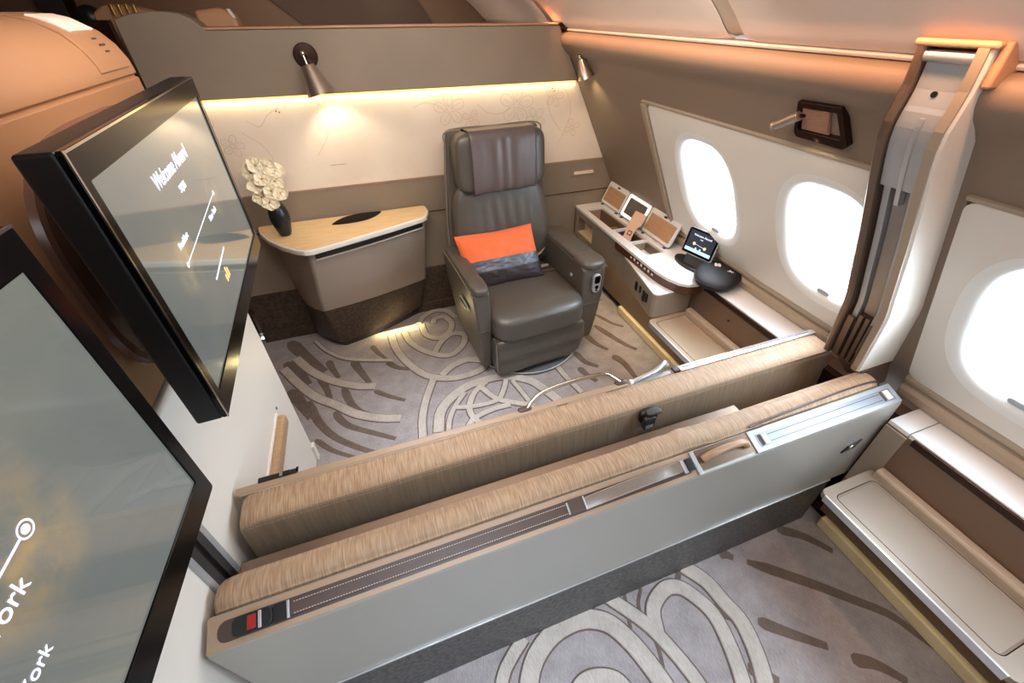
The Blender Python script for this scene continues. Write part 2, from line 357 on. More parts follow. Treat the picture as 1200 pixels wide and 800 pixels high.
# ---- floor with carved carpet
fl = MB()
fl.add([(-1.15, -1.7, 0), (1.62, -1.7, 0), (1.62, YB + .02, 0), (-1.15, YB + .02, 0)], [(0, 1, 2, 3)], 0)
def ribbon(mb, pts, w, z, mi, taper=False):
    c = crom([(p[0], p[1], 0) for p in pts], 5); n = len(c); A = []; B = []
    for i, p in enumerate(c):
        t = (c[min(i + 1, n - 1)] - c[max(i - 1, 0)]).normalized(); nn = Vector((-t.y, t.x, 0))
        u = i / (n - 1); ww = w / 2
        if taper: ww *= (1.0 - .55 * u) * min(1, .35 + u * 6) if w > .02 else 1
        A.append(p + nn * ww); B.append(p - nn * ww)
    o = len(mb.v)
    for a, b2 in zip(A, B):
        e = .004 if w > .02 else .001
        d = (a - b2).normalized() * e
        mb.v += [(a.x + d.x, a.y + d.y, 0), (a.x, a.y, z), (b2.x, b2.y, z), (b2.x - d.x, b2.y - d.y, 0)]
    for i in range(n - 1):
        k = o + i * 4
        for j in range(3): mb.face((k + j, k + j + 1, k + 4 + j + 1, k + 4 + j), mi)
    mb.face((o, o + 1, o + 2, o + 3), mi); k = o + (n - 1) * 4; mb.face((k + 3, k + 2, k + 1, k), mi)
zz = .0015
for w, p in RIB_D: ribbon(fl, p, w * (.82 if w > .02 else 1), zz, 2, True); zz += .00002
zz = .0026
for w, p in RIB_L: ribbon(fl, p, w + .008, zz, 2); zz += .00002  # dark rim round each swirl: carved-edge shade painted into the carpet
zz = .0055
for w, p in RIB_L: ribbon(fl, p, w, zz, 1); zz += .00006
struct(fl, 'floor', [M['carpet'], M['carpet_l'], M['carpet_d']], smooth=False)

# ---- back partition (cream embossed panel, padded brown top, plinth)
wb = MB()
wb.box(-.862, 1.75, YB, YB + .06, 0, 1.60, 0)
struct(wb, 'wall_back', M['taupe'], smooth=False)
pn = MB()
def bx_edge(z): return wx(z) - .002
pn.prism([(-.86, .945), (bx_edge(.945), .945), (bx_edge(1.42), 1.42), (-.86, 1.42)], 'y', YB - .006, YB + .0, 0)
def flower_line(pts, w=.0022, mi=1):
    c = crom([(p[0], 0, p[1]) for p in pts], 5); y = YB - .0068; A = []; B = []; n = len(c)
    o = len(pn.v)
    for i, p in enumerate(c):
        t = (c[min(i + 1, n - 1)] - c[max(i - 1, 0)]).normalized(); nn = Vector((-t.z, 0, t.x)) * w / 2
        pn.v += [(p.x + nn.x, y, p.z + nn.z), (p.x - nn.x, y, p.z - nn.z)]
    for i in range(n - 1): pn.face((o + 2 * i, o + 2 * i + 1, o + 2 * i + 3, o + 2 * i + 2), mi)
def blossom(cx, cz, r, k=5, a0=0.):
    for i in range(k):
        a = a0 + 2 * PI * i / k; d = Vector((math.cos(a), math.sin(a))); p = Vector((-d.y, d.x))
        f = lambda u, v: (cx + d.x * r * u + p.x * r * v, cz + d.y * r * u + p.y * r * v)
        flower_line([f(.12, 0), f(.55, .3), f(.95, .22), f(1.05, 0), f(.9, -.25), f(.5, -.26), f(.12, 0)])
        flower_line([f(.2, .02), f(.6, .06), f(.85, .0)], .0014)
blossom(.50, 1.30, .085, 5, .4); blossom(.62, 1.24, .05, 4, 1.)
blossom(.90, 1.30, .10, 5, .2); blossom(1.02, 1.22, .06, 5, .8); blossom(1.14, 1.33, .055, 5, .1)
blossom(-.74, 1.28, .08, 5, .5); blossom(-.62, 1.20, .05, 5, 0); blossom(1.27, 1.15, .05, 4, .3)
for x, z in ((-.37, 1.35), (-.33, 1.36), (-.3, 1.375), (-.11, 1.375), (-.14, 1.37), (-.17, 1.36)):
    flower_line([(x - .006, z), (x, z + .006), (x + .006, z)], .003)
flower_line([(1.20, 1.38), (1.24, 1.31), (1.25, 1.22), (1.21, 1.12), (1.17, 1.05)])
flower_line([(1.13, 1.40), (1.10, 1.30), (1.14, 1.2), (1.19, 1.14)])
flower_line([(.30, 1.32), (.36, 1.34), (.42, 1.33), (.46, 1.31)]); flower_line([(.66, 1.32), (.72, 1.27), (.80, 1.26), (.86, 1.29)])
flower_line([(-.56, 1.26), (-.48, 1.18), (-.46, 1.08), (-.5, 1.0)]); flower_line([(-.52, 1.31), (-.47, 1.28), (-.42, 1.33), (-.36, 1.36)])
flower_line([(-.20, 1.3), (-.16, 1.24), (-.19, 1.18), (-.24, 1.12)])
for x, z in ((1.105, 1.385), (1.125, 1.375), (1.14, 1.36), (-.375, 1.345), (-.362, 1.34)):
    pn.add([(x + .004 * math.cos(a), YB - .0072, z + .004 * math.sin(a)) for a in [2 * PI * i / 8 for i in range(8)]], [tuple(range(8))], 2)
for k in range(12): # dotted tendril
    x = 1.245 + .012 * math.sin(k * .5); z = 1.36 - k * .012
    pn.add([(x - .0015, YB - .007, z), (x + .0015, YB - .007, z), (x + .0015, YB - .007, z + .003), (x - .0015, YB - .007, z + .003)], [(0, 1, 2, 3)], 1)
struct(pn, 'trim_1', [M['cream'], M['cream_line'], M['red_dot']], smooth=False)
# padded top of the partition with its raised shoulder on the left
tp = MB()
arch = [(-.862, 1.412), (wx(1.412) - .005, 1.412), (wx(1.66) - .012, 1.668), (1.16, 1.682), (-.545, 1.682), (-.563, 1.70), (-.585, 1.722), (-.615, 1.738), (-.66, 1.748), (-.72, 1.75), (-.79, 1.742), (-.862, 1.724)]
tp.prism(arch, 'y', YB - .03, YB + .09)
struct(tp, 'trim_2', M['taupe'], bevel=.006)
cap = MB(); cap.box(-.555, 1.165, YB - .036, YB + .10, 1.683, 1.692)
struct(cap, 'trim_3', M['tan'], bevel=.003)
ec = MB(); ec.prism([(1.13, 1.688), (1.165, 1.70), (1.215, 1.655), (1.195, 1.64)], 'y', YB - .05, YB + .07)
struct(ec, 'trim_4', M['bronze'], bevel=.004)
# horizontal grooves in the lower partition
for i, z in enumerate((.725, .94)):
    g_ = MB(); g_.box(-.86, wx(z) - .003, YB - .004, YB, z - .003, z + .003); struct(g_, 'trim_%d' % (5 + i), M['dkwood'] if i == 0 else M['tan'], smooth=False)
lp = MB(); lp.box(-.86, 1.70, YB - .012, YB, .012, .34); lp.box(-.86, 1.70, YB - .03, YB, 0, .075)
struct(lp, 'baseboard_back', M['plinth'], bevel=.003)

# ---- leaning sidewall on the right
T0 = Vector((wx(.73), 0, .73)); TD = Vector((-.49, 0, 1)).normalized(); TN = Vector((TD.z, 0, -TD.x))   # TN points outward
def wp(y, t, d=0.): return tuple(T0 + TD * t + TN * d + Vector((0, y, 0)))
def se(cy, ct, hy, ht, n=3.0, k=40):
    out = []
    for i in range(k):
        a = 2 * PI * i / k; c, s_ = math.cos(a), math.sin(a)
        out.append((cy + hy * sgn(c) * abs(c) ** (2 / n), ct + ht * sgn(s_) * abs(s_) ** (2 / n)))
    return out
TT = (1.395 - .73) / TD.z
WIN = (1.517, .904, .285, -.33, -.945)
HY, HT, TC = .158, .236, .379
def lining(name, y0, y1, wins):
    mb = MB()
    out = rrect(y0, y1, .0, TT, .03)
    holes = [se(c, TC, HY * 1.32, HT * 1.24, 2.6) for c in wins]
    mb.sheet(out, holes, lambda a, b2: wp(a, b2, -.006))
    n = len(out); o = len(mb.v)
    mb.loft([[wp(a, b2, -.006) for a, b2 in out], [wp(a, b2, .01) for a, b2 in out]], 0, caps=False)
    struct(mb, name, M['lining'], smooth=False)
lining('wall_right', .655, 1.86, WIN[:2])
lining('trim_7', -1.6, .545, WIN[2:])
for i, c in enumerate(WIN):
    mb = MB()
    rings = [se(c, TC, HY * 1.32, HT * 1.24, 2.6), se(c, TC, HY * 1.27, HT * 1.20, 2.65), se(c, TC, HY * 1.20, HT * 1.14, 2.75), se(c, TC, HY * 1.13, HT * 1.09, 2.85), se(c, TC, HY * 1.07, HT * 1.05), se(c, TC, HY * 1.02, HT * 1.02), se(c, TC, HY, HT), se(c, TC, HY * .97, HT * .98)]
    ds = (-.006, -.0055, -.003, .001, .007, .02, .045, .05)
    mb.loft([[wp(a, b2, d) for a, b2 in r] for r, d in zip(rings, ds)], 0, caps=False)
    w = struct(mb, 'window_%d' % (i + 1), M['lining_ring'])
    # outer ring around the second pane
    rr = MB(); rr.loft([[wp(a, b2, d) for a, b2 in se(c - .0, TC, HY * q, HT * q2)] for q, q2, d in ((.98, .985, .05), (.98, .985, .10), (.90, .93, .105), (.90, .93, .12))], 0, caps=False)
    rr.build('window_frame', M['lining_ring'], w)
    gp = MB(); gp.loft([[wp(a, b2, d) for a, b2 in se(c, TC, HY * .972, HT * .982)] for d in (.051, .054)], 0)
    gp.build('pane', M['glass'], w)
    tb = MB(); tb.soft(wp(c, TC - HT * 1.0, .012), (.004, .026, .010), 3, 8)
    tb.build('shade_pull', M['silver_p'], w, label='small clear latch at the bottom of the window')
bs_ = MB(); bs_.sheet([(-1.75, -.02), (YB + .01, -.02), (YB + .01, TT + .15), (-1.75, TT + .15)], [se(c, TC, HY * 1.17, HT * 1.12) for c in WIN], lambda a, b2: wp(a, b2, .008))
bs_.sheet([(-1.75, -.02), (YB + .01, -.02), (YB + .01, TT + .15), (-1.75, TT + .15)], [se(c, TC, HY * 1.17, HT * 1.12) for c in WIN], lambda a, b2: wp(a, b2, .10))
struct(bs_, 'trim_51', M['sill'], smooth=False)  # backing sheets added to block light leaks around the window linings
# vinyl sidewall around and above the linings
sw = MB()
def wall_q(y0, y1, z0, z1, mi=0, d=.0):
    a, b2 = (z0 - .73) / TD.z, (z1 - .73) / TD.z
    sw.add([wp(y0, a, d), wp(y1, a, d), wp(y1, b2, d), wp(y0, b2, d)], [(0, 1, 2, 3)], mi)
prof = [(wx(1.395), 1.395), (wx(1.52), 1.52), (1.208, 1.545), (1.182, 1.565), (1.163, 1.588), (1.155, 1.612), (1.160, 1.634), (1.176, 1.650), (1.21, 1.656), (1.27, 1.655)]
sw.loft([[(x, y, z) for x, z in prof] for y in (-1.7, YB + .01)], 0, caps=False, closed=False)
wall_q(1.86, YB + .01, .3, 1.396); wall_q(.545, .66, .3, 1.396)
struct(sw, 'trim_8', M['band'])
# solid outer skin below/behind the linings
sk = MB()
def skin(y0, y1, z0, z1): 
    a, b2 = (z0 - .73) / TD.z, (z1 - .73) / TD.z
    sk.add([wp(y0, a, .02), wp(y1, a, .02), wp(y1, b2, .02), wp(y0, b2, .02)], [(0, 1, 2, 3)])
skin(-1.7, YB, -.1, .745)
struct(sk, 'trim_9', M['band'], smooth=False)
# cream upright beside the lining edge
up = MB()
for y0, y1, d in ((1.868, 1.886, -.018), (1.892, 1.915, -.012)):
    up.loft([[wp(y0, -.02, 0), wp(y1, -.02, 0), wp(y1, -.02, d), wp(y0, -.02, d)], [wp(y0, TT, 0), wp(y1, TT, 0), wp(y1, TT, d), wp(y0, TT, d)]])
struct(up, 'trim_10', M['sill'], bevel=.004)
tl = MB()
for y0, y1 in ((.755, 1.90), (-1.6, .545)):
    tl.loft([[wp(y0, TT + .002, -.01), wp(y0, TT + .014, -.01), wp(y0, TT + .014, .005), wp(y0, TT + .002, .005)], [wp(y1, TT + .002, -.01), wp(y1, TT + .014, -.01), wp(y1, TT + .014, .005), wp(y1, TT + .002, .005)]])
struct(tl, 'trim_11', M['sill'], bevel=.002)
# sill moulding along the sidewall
sm = [(1.70, .60), (1.645, .60), (1.645, .628), (1.632, .632), (1.626, .648), (1.622, .668), (1.628, .684), (1.640, .688), (1.636, .694), (1.622, .70), (1.617, .714), (1.622, .728), (1.636, .732), (1.70, .732)]
for i, (y0, y1) in enumerate(((.70, 1.90), (-1.7, .548))):
    mb = MB(); mb.prism(sm, 'y', y0, y1); struct(mb, 'trim_%d' % (12 + i), M['sill'], bevel=.003)

# ---- ceiling: curved side panels with ribs, then the dark flat middle
cp = [(1.215, 1.662), (1.176, 1.672), (1.150, 1.695), (1.124, 1.722), (1.062, 1.775), (.98, 1.832), (.86, 1.90), (.68, 1.97), (.45, 2.03), (.1, 2.07), (-.6, 2.10)]
def ceil_panel(y0, y1):
    mb = MB(); mb.loft([[(x, y, z) for x, z in cp] for y in (y0, y1)], 0, caps=False, closed=False); return mb
ribs = (-.15, 1.285, 2.75, 4.21)
bk_ = MB(); bk_.loft([[(x + .024, y, z + .034) for x, z in [(1.30, 1.60)] + cp] for y in (-1.75, 4.35)], 0, caps=False, closed=False)
bk_.loft([[(x + .04, y, z + .05) for x, z in [(1.30, 1.60)] + cp] for y in (-1.75, 4.35)], 0, caps=False, closed=False)
struct(bk_, 'trim_50', M['ceil'])  # backing added behind the ceiling panels to stop light leaking at the ribs
ys = [-1.7] + list(ribs)
mb = MB()
for a, b2 in zip(ys[:-1], ys[1:]):
    # each bay is domed a little at its ends so the ribs read as grooves
    secs = [(a + .035, .012), (a + .06, .004), (a + .10, 0), (b2 - .10, 0), (b2 - .06, .004), (b2 - .035, .012)]
    mb.loft([[(x + d * .6, y, z + d) for x, z in cp] for y, d in secs], 0, caps=False, closed=False)
struct(mb, 'ceiling', M['ceil'])
for i, r in enumerate(ribs):
    mb = MB(); mb.loft([[(x + d * .6, y, z + d) for x, z in cp] for y, d in ((r - .04, .016), (r - .02, .022), (r + .02, .022), (r + .04, .016))], 0, caps=False, closed=False)
    struct(mb, 'trim_%d' % (14 + i), M['ceil_groove'])
cm = MB(); cm.prism([(1.27, 1.652), (1.27, 1.668), (1.186, 1.668), (1.180, 1.662), (1.186, 1.655)], 'y', -1.7, 4.3)
struct(cm, 'trim_18', M['ceil'], bevel=.002)
cf = MB(); cf.box(-3.2, -.55, -1.8, 5.6, 2.10, 2.14); struct(cf, 'trim_19', M['ceil'], smooth=False)
sh_ = MB(); sh_.box(-.62, 1.4, 4.26, 5.6, 2.08, 2.12); struct(sh_, 'trim_20', M['taupe_dk'], smooth=False)
# neighbouring cabin seen over the partition
bh = MB(); bh.box(-3.2, 1.6, 4.3, 4.36, 0, 2.12, 0); bh.box(-1.80, -1.66, 4.27, 4.30, 0, 2.1, 1); bh.box(-1.66, -1.60, 4.28, 4.30, 0, 2.1, 2)
bh.prism([(.02, 1.45), (.9, 1.45), (.45, 2.08), (-.75, 2.08)][::-1], 'y', 4.27, 4.30, 3)
struct(bh, 'wall_far', [M['taupe_dk'], M['dkgrey'], M['bronze'], M['walldk']], smooth=False)
fb = MB(); fb.box(-3.2, 1.6, YB + .1, 4.3, -.03, 0); struct(fb, 'trim_21', M['carpet'], smooth=False)
ww = MB(); ww.box(-3.2, -3.15, -1.8, 4.3, 0, 2.12); struct(ww, 'wall_left', M['taupe_dk'], smooth=False)
wf = MB(); wf.box(-3.2, 1.9, -1.76, -1.70, 0, 2.12); struct(wf, 'wall_front', M['taupe'], smooth=False)
sr = MB(); sr.loft([[(1.62, YB + .1, .73), (1.62, 4.3, .73), (1.17, 4.3, 1.67), (1.17, YB + .1, 1.67)], [(1.66, YB + .1, .73), (1.66, 4.3, .73), (1.21, 4.3, 1.67), (1.21, YB + .1, 1.67)]])
sr.box(1.58, 1.64, YB + .1, 4.3, 0, .75)
struct(sr, 'trim_22', M['band'], smooth=False)
ol = MB(); ol.box(-3.15, -1.15, -1.7, 4.3, -.03, 0); struct(ol, 'trim_23', M['carpet'], smooth=False)
# doorway side wall beyond the closet
dl = MB(); dl.box(-1.17, -1.12, 1.57, YB, 0, 1.66); struct(dl, 'door_1', M['brown_gloss'], bevel=.004)
dl = MB(); dl.box(-1.17, -.90, YB + .02, YB + .06, 0, 1.72); struct(dl, 'trim_52', M['bronze'])
dq = MB(); dq.box(-1.12, -1.105, 1.60, 2.5, .34, 1.6); dq.build('door_panel', M['brown_gloss'], bpy.data.objects['door_1'], bevel=.004)

# ---- closet partition on the left: white below, tan shell above with a rounded top
cl = MB(); cl.box(-1.05, -.522, -1.65, 1.53, 0, 1.079); struct(cl, 'trim_24', M['white'], bevel=.008)
cs = MB()
pr_ = [(-1.05, 1.087), (-.525, 1.087), (-.525, 1.609), (-.532, 1.612), (-.532, 1.616), (-.525, 1.619), (-.528, 1.650), (-.540, 1.682), (-.562, 1.710), (-.597, 1.732), (-.642, 1.744), (-.70, 1.748), (-1.05, 1.748)]
cs.prism(pr_, 'y', -1.65, 1.56); struct(cs, 'trim_25', M['closet'], bevel=.003)
# round shallow recesses behind the two televisions
for i, yc in enumerate((1.20, .10)):
    mb = MB(); q = lambda k_, x: [(x, a, b2) for a, b2 in se(yc, 1.335, .36 * k_, .245 * k_, 3.2, 56)]
    mb.loft([q(1, -.5255), q(.985, -.515), q(.95, -.513), q(.90, -.5235), q(.02, -.5235)], 0)
    struct(mb, 'trim_%d' % (26 + i), M['brown_gloss'])
# vertical guide channel for the divider in the closet wall
for nm, bxs, m_ in (('trim_28', ((.612, .627), (.690, .707)), M['silver_p']), ('trim_29', ((.627, .650), (.667, .690)), M['dkgrey']), ('trim_30', ((.650, .667),), M['black'])):
    mb = MB()
    for a, b2 in bxs: mb.box(-.524, -.516 if nm != 'trim_30' else -.521, a, b2, .02, 1.07)
    struct(mb, nm, m_, bevel=.001)
tr_ = MB(); tr_.box(-.524, -.510, 1.50, 1.535, 0, .10); struct(tr_, 'baseboard_left', M['white'], bevel=.004)

# ---- divider guide pillar on the sidewall
FP = [(1.118, 1.705), (1.132, 1.61), (1.118, 1.54), (1.132, 1.49), (1.235, 1.26), (1.335, 1.01), (1.36, .95), (1.440, .745)]
def fpx(z):
    for (x1, z1), (x2, z2) in zip(FP[:-1], FP[1:]):
        if z2 <= z <= z1: return x1 + (x2 - x1) * (z1 - z) / (z1 - z2 + 1e-9)
    return FP[-1][0] if z < 1 else FP[0][0]
def fpc(z): return (fpx(z - .03) + 2 * fpx(z) + fpx(min(z + .03, 1.705))) / 4 if z > .78 else fpx(z)
def flare(mb):
    mb.v = [(x, y + max(0, 1.02 - z) * .14, z) for x, y, z in mb.v]; return mb
def rail(y0, y1, off=0., z_lo=.745, z_hi=1.690, depth=None, ch=0.):
    mb = MB(); rings = []; n = 26
    for k in range(n + 1):
        z = z_lo + (z_hi - z_lo) * k / n; x = fpc(z) + off; xb = (wx(z) + .03) if depth is None else x + depth
        rings.append([(x + ch, y0, z), (x, y0 + ch, z), (x, y1 - ch, z), (x + ch, y1, z), (xb, y1, z), (xb, y0, z)])
    mb.loft(rings); return flare(mb)
struct(rail(.566, .592, ch=.007), 'trim_31', M['lining'], smooth=False)
struct(rail(.571, .590, -.003, depth=.012), 'trim_54', M['sill'], smooth=False)  # darker cover strip: shade on the cheek front put into its colour
struct(rail(.682, .702, ch=.005), 'trim_32', M['metal_br'], smooth=False)
struct(rail(.592, .682, .045), 'trim_33', M['channel'], smooth=False)
# the channel: upper plate, spring strip, steps and lower grooves
struct(rail(.595, .679, .016, 1.40, 1.675, .02), 'trim_34', M['silver_p'], smooth=False)
def chan(y0, y1, off, zl, zh, name, m_): struct(rail(y0, y1, off, zl, zh, .02), name, m_, smooth=False)
chan(.598, .612, .025, .80, 1.42, 'trim_35', M['silver_p']); chan(.618, .650, .034, .98, 1.46, 'trim_36', M['channel']); chan(.658, .674, .025, .86, 1.42, 'trim_37', M['silver_p'])
chan(.626, .636, .012, 1.36, 1.56, 'trim_53', M['silver'])
chan(.595, .608, .02, .745, .95, 'trim_38', M['metal_br']); chan(.616, .628, .02, .745, .97, 'trim_39', M['metal_br']); chan(.637, .649, .02, .745, .97, 'trim_40', M['metal_br']); chan(.658, .678, .015, .745, .95, 'trim_41', M['metal_br'])
chan(.592, .682, .040, .745, .98, 'trim_42', M['dkwood'])
for i, (z, zb_) in enumerate(((1.475, 1.57),)):
    mb = MB(); mb.lathe([(.006, 0), (.006, .004), (.004, .004)], (1.146, .637, 1.605), 0, 16, d=(-1, 0, 0)); struct(mb, 'trim_43', M['black'])
rl = MB(); rl.tube([(1.135, .592, 1.672), (1.135, .682, 1.672)], .011, 0, 16); struct(rl, 'trim_44', M['silver'])
cb = MB(); cb.box(1.118, 1.23, .558, .708, 1.688, 1.702); cb.box(1.135, 1.23, .548, .565, 1.625, 1.702)
struct(cb, 'trim_45', M['tan'], bevel=.006)

# ================================================================ TELEVISIONS
def television(ctr, yaw, labels, tvname='television'):
    W, Hh = .87, .53
    r = thing(tvname, ctr, labels, 'television', 'wall televisions over the closet')
    r.rotation_euler = (0, 0, math.radians(yaw))
    ORG[r.name] = Vector((0, 0, 0))
    mb = MB(); mb.box(-.052, -.004, -W / 2, W / 2, -Hh / 2, Hh / 2)
    mb.build('housing', M['black'], r, bevel=.006)
    # glossy bezel ring
    mb = MB(); iy0, iy1, iz0, iz1 = -W / 2 + .030, W / 2 - .026, -Hh / 2 + .052, Hh / 2 - .048
    o_ = rrect(-W / 2, W / 2, -Hh / 2, Hh / 2, .006, 3); i_ = rrect(iy0, iy1, iz0, iz1, .003, 3)
    mb.loft([[(x, a, b2) for a, b2 in q] for x, q in ((-.004, o_), (.004, o_), (.004, i_), (-.003, i_))], 0, caps=False)
    mb.build('bezel', M['black_gloss'], r, bevel=.0015, seg=2)
    mb = MB(); mb.box(.0036, .0052, -W / 2 + .001, -W / 2 + .006, -Hh / 2, Hh / 2); mb.box(.0036, .0052, -W / 2, W / 2, Hh / 2 - .004, Hh / 2 - .0005)
    mb.build('edge_trim', M['chrome'], r, label='thin shiny edge strip')
    mb = MB(); mb.tube([(-.11, 0, -.05), (-.052, 0, -.05)], .07, 0, 20); mb.box(-.110, -.052, -.12, .12, -.14, .04)
    mb.build('wall_mount', M['black'], r, bevel=.004)
    return r, (iy0, iy1, iz0, iz1)

def tv_screen(r, rect, mname, spots):
    iy0, iy1, iz0, iz1 = rect
    mb = MB(); mb.box(-.004, .0005, iy0, iy1, iz0, iz1)
    return mb.build('screen', screen_mat(mname, spots), r, smooth=False, label='lit grey map screen with white lettering')
def ringline(mb, p, q, w, x=.0012):
    p = Vector(p); q = Vector(q); d = (q - p).normalized(); n = Vector((-d.y, d.x)) * w / 2
    mb.add([(x, p.x + n.x, p.y + n.y), (x, q.x + n.x, q.y + n.y), (x, q.x - n.x, q.y - n.y), (x, p.x - n.x, p.y - n.y)], [(0, 1, 2, 3)])
def dot(mb, c, r1, r0=0, x=.0012, k=28):
    o = [(x, c[0] + r1 * math.cos(2 * PI * i / k), c[1] + r1 * math.sin(2 * PI * i / k)) for i in range(k)]
    if r0:
        i_ = [(x, c[0] + r0 * math.cos(2 * PI * i / k), c[1] + r0 * math.sin(2 * PI * i / k)) for i in range(k)]
        mb.loft([o, i_], 0, caps=False)
    else: mb.add(o, [tuple(range(k))])
TX, TZ = (0, 1, 0), (0, 0, 1)
r, rc = television((-.405, 1.193, 1.335), 2.75, 'black television showing Welcome Aboard, on the closet wall of the armchair suite')
sc_ = tv_screen(r, rc, 'far_screen', [(.16, .015, .07, (200, 182, 140)), (-.23, -.01, .08, (200, 182, 140))])
mb = MB(); ringline(mb, (-.225, -.008), (.155, .016), .0022); dot(mb, (.16, .016), .006); dot(mb, (-.23, -.009), .006)
ringline(mb, (-.12, -.105), (.04, -.092), .005)
mb.build('route_line', M['scr_txt'], sc_, smooth=False)
text('screen_title', 'Welcome Aboard', .044, (.0012, -.050, .130), TX, TZ, M['scr_txt'], sc_, sx=.86)
text('screen_text', 'SQ26', .022, (.0012, -.045, .090), TX, TZ, M['scr_txt'], sc_)
text('screen_text', 'New York', .020, (.0012, .075, -.018), TX, TZ, M['scr_txt'], sc_)
text('screen_text', 'Frankfurt', .020, (.0012, -.19, .022), TX, TZ, M['scr_txt'], sc_)
mb = MB()
for k, h in enumerate((.012, .02, .015)): ringline(mb, (-.045 + k * .016, -.150), (-.045 + k * .016, -.150 + h * 1.6), .009)
mb.build('screen_icon', M['scr_amber'], sc_, smooth=False)
yw = math.radians(-2.6)
ctr2 = Vector((-.405, .63, 1.024)) - Vector((-math.sin(yw), math.cos(yw), 0)) * .435 + Vector((0, 0, .265))
r, rc = television(tuple(ctr2), -2.6, 'black television cropped by the left edge of the photo, nearest the viewer')
sc_ = tv_screen(r, rc, 'near_screen', [(.17, .015, .10, (204, 168, 104))])
cy_, cz_ = .193, .026
mb = MB(); ringline(mb, (-.21, -.012), (cy_ - .010, cz_ - .001), .0032); dot(mb, (cy_, cz_), .0108, .0085); dot(mb, (cy_, cz_), .0055)
dot(mb, (-.22, -.013), .0125, .0095)
mb.build('route_line', M['scr_txt'], sc_, smooth=False)
text('screen_text', 'New York', .029, (.0012, .156, -.014), TX, TZ, M['scr_txt'], sc_, align='RIGHT')
text('screen_text', 'New York', .022, (.0012, .118, -.080), TX, TZ, M['scr_txt'], sc_, align='RIGHT')
text('screen_title', 'Welcome Aboard', .050, (.0012, -.08, .13), TX, TZ, M['scr_txt'], sc_, sx=.78)
text('screen_text', 'Frankfurt', .024, (.0012, -.17, .022), TX, TZ, M['scr_txt'], sc_)

# closet-top switch panel
t = thing('switch_panel', (-.54, 1.445, 1.65), 'beige switch plate with pale rocker set in the rounded closet top', 'switch')
def ctop(s):   # point on rounded top by arc parameter 0..1
    P = [(-.525, 1.619), (-.528, 1.650), (-.540, 1.682), (-.562, 1.710), (-.597, 1.732), (-.642, 1.744), (-.70, 1.748)]
    f = s * (len(P) - 1); i = min(int(f), len(P) - 2); u = f - i
    return P[i][0] + (P[i + 1][0] - P[i][0]) * u, P[i][1] + (P[i + 1][1] - P[i][1]) * u
def patch(mb, y0, y1, s0, s1, off, mi=0, n=8):
    A = []; B = []
    for k in range(n + 1):
        x, z = ctop(s0 + (s1 - s0) * k / n); A.append((x + off, z + off * .8)); B.append((x - .004, z - .004))
    mb.prism(A + B[::-1], 'y', y0, y1, mi)
mb = MB(); patch(mb, 1.36, 1.53, .08, .92, .004); mb.build('plate', M['closet'], t, bevel=.0015)
mb = MB(); patch(mb, 1.40, 1.515, .50, .78, .008); mb.build('rocker', M['ceil'], t, bevel=.002, label='pale pinkish rocker button')
for k in range(3):
    mb = MB(); patch(mb, 1.455, 1.475 + .008 * (k % 2), .40 - k * .07, .415 - k * .07, .0055); mb.build('marking', M['text_dk'], t, smooth=False)

# hand rail on white closet front
t = thing('grab_bar', (-.51, 1.18, .46), 'wooden grab bar fixed to the white closet front', 'handrail')
mb = MB(); mb.prism(rrect(-.522, -.490, .462, .515, .012, 4), 'y', 1.0, 1.325); mb.build('bar', M['woodend'], t, bevel=.004)
mb = MB(); mb.prism(rrect(-.524, -.516, .455, .522, .003, 3), 'y', .995, 1.332); mb.build('backing_strip', M['white'], t, bevel=.001)
mb = MB(); mb.lathe([(.006, 0), (.006, .003), (.003, .003)], (-.523, 1.36, .52), 0, 14, d=(1, 0, 0)); 
solo(mb.build('screw_cover', M['dkgrey']), 'small round grey cap on the white closet front above the grab bar', 'cap')

# ================================================================ SIDE CABINET WITH FLOWERS
t = thing('side_cabinet', (-.12, 2.4, 0), 'taupe flared side cabinet with wooden top under the wall lamp', 'cabinet')
topp = [(-.655, YB - .013), (.285, YB - .013), (.292, 2.50), (.268, 2.425), (.245, 2.405), (.08, 2.335), (-.10, 2.268), (-.25, 2.215), (-.355, 2.180), (-.392, 2.182), (-.43, 2.205), (-.50, 2.275), (-.58, 2.385), (-.63, 2.49)]
mb = MB(); mb.prism(topp, 'z', .742, .772); mb.build('worktop_edge', M['edge_w'], t, bevel=.007)
cx_, cy0 = -.16, 2.42; YC = YB - .034
ins = [(x + (.009 if x < cx_ else -.009), y if y > 2.59 else y + .009) for x, y in topp]
mb = MB(); mb.prism(ins, 'z', .7715, .7735); mb.build('tabletop', M['wood'], t, smooth=False, label='pale wood top')
def body_ring(z, fl, l, bl, br, fr, m_):
    (a, b2), (c, d), (e, f), (g_, h), (i, j), (k, l_) = fl, l, bl, br, fr, m_
    P = [bl, l, ((l[0] + fl[0]) / 2 - .005, (l[1] + fl[1]) / 2 - .006), (fl[0] - .008, fl[1] + .006), (fl[0] + .012, fl[1] + .002), ((fl[0] + m_[0]) / 2, (fl[1] + m_[1]) / 2 - .006), m_, ((fr[0] + m_[0]) / 2, (fr[1] + m_[1]) / 2 - .003), (fr[0] - .01, fr[1]), (fr[0] + .004, fr[1] + .01), br]
    return [(p[0], p[1], z) for p in P]
R1 = body_ring(.742, (-.375, 2.205), (-.54, 2.40), (-.60, YC), (.275, YC), (.255, 2.435), (-.085, 2.30))
R2 = body_ring(.31, (-.419, 2.321), (-.515, 2.43), (-.57, YC), (.225, YC), (.205, 2.49), (-.113, 2.385))
mb = MB(); mb.loft([R1, R2]); mb.build('body', M['ped'], t, bevel=.008)
R3 = body_ring(.31, (-.419, 2.321), (-.515, 2.43), (-.57, YC), (.225, YC), (.205, 2.49), (-.113, 2.385))
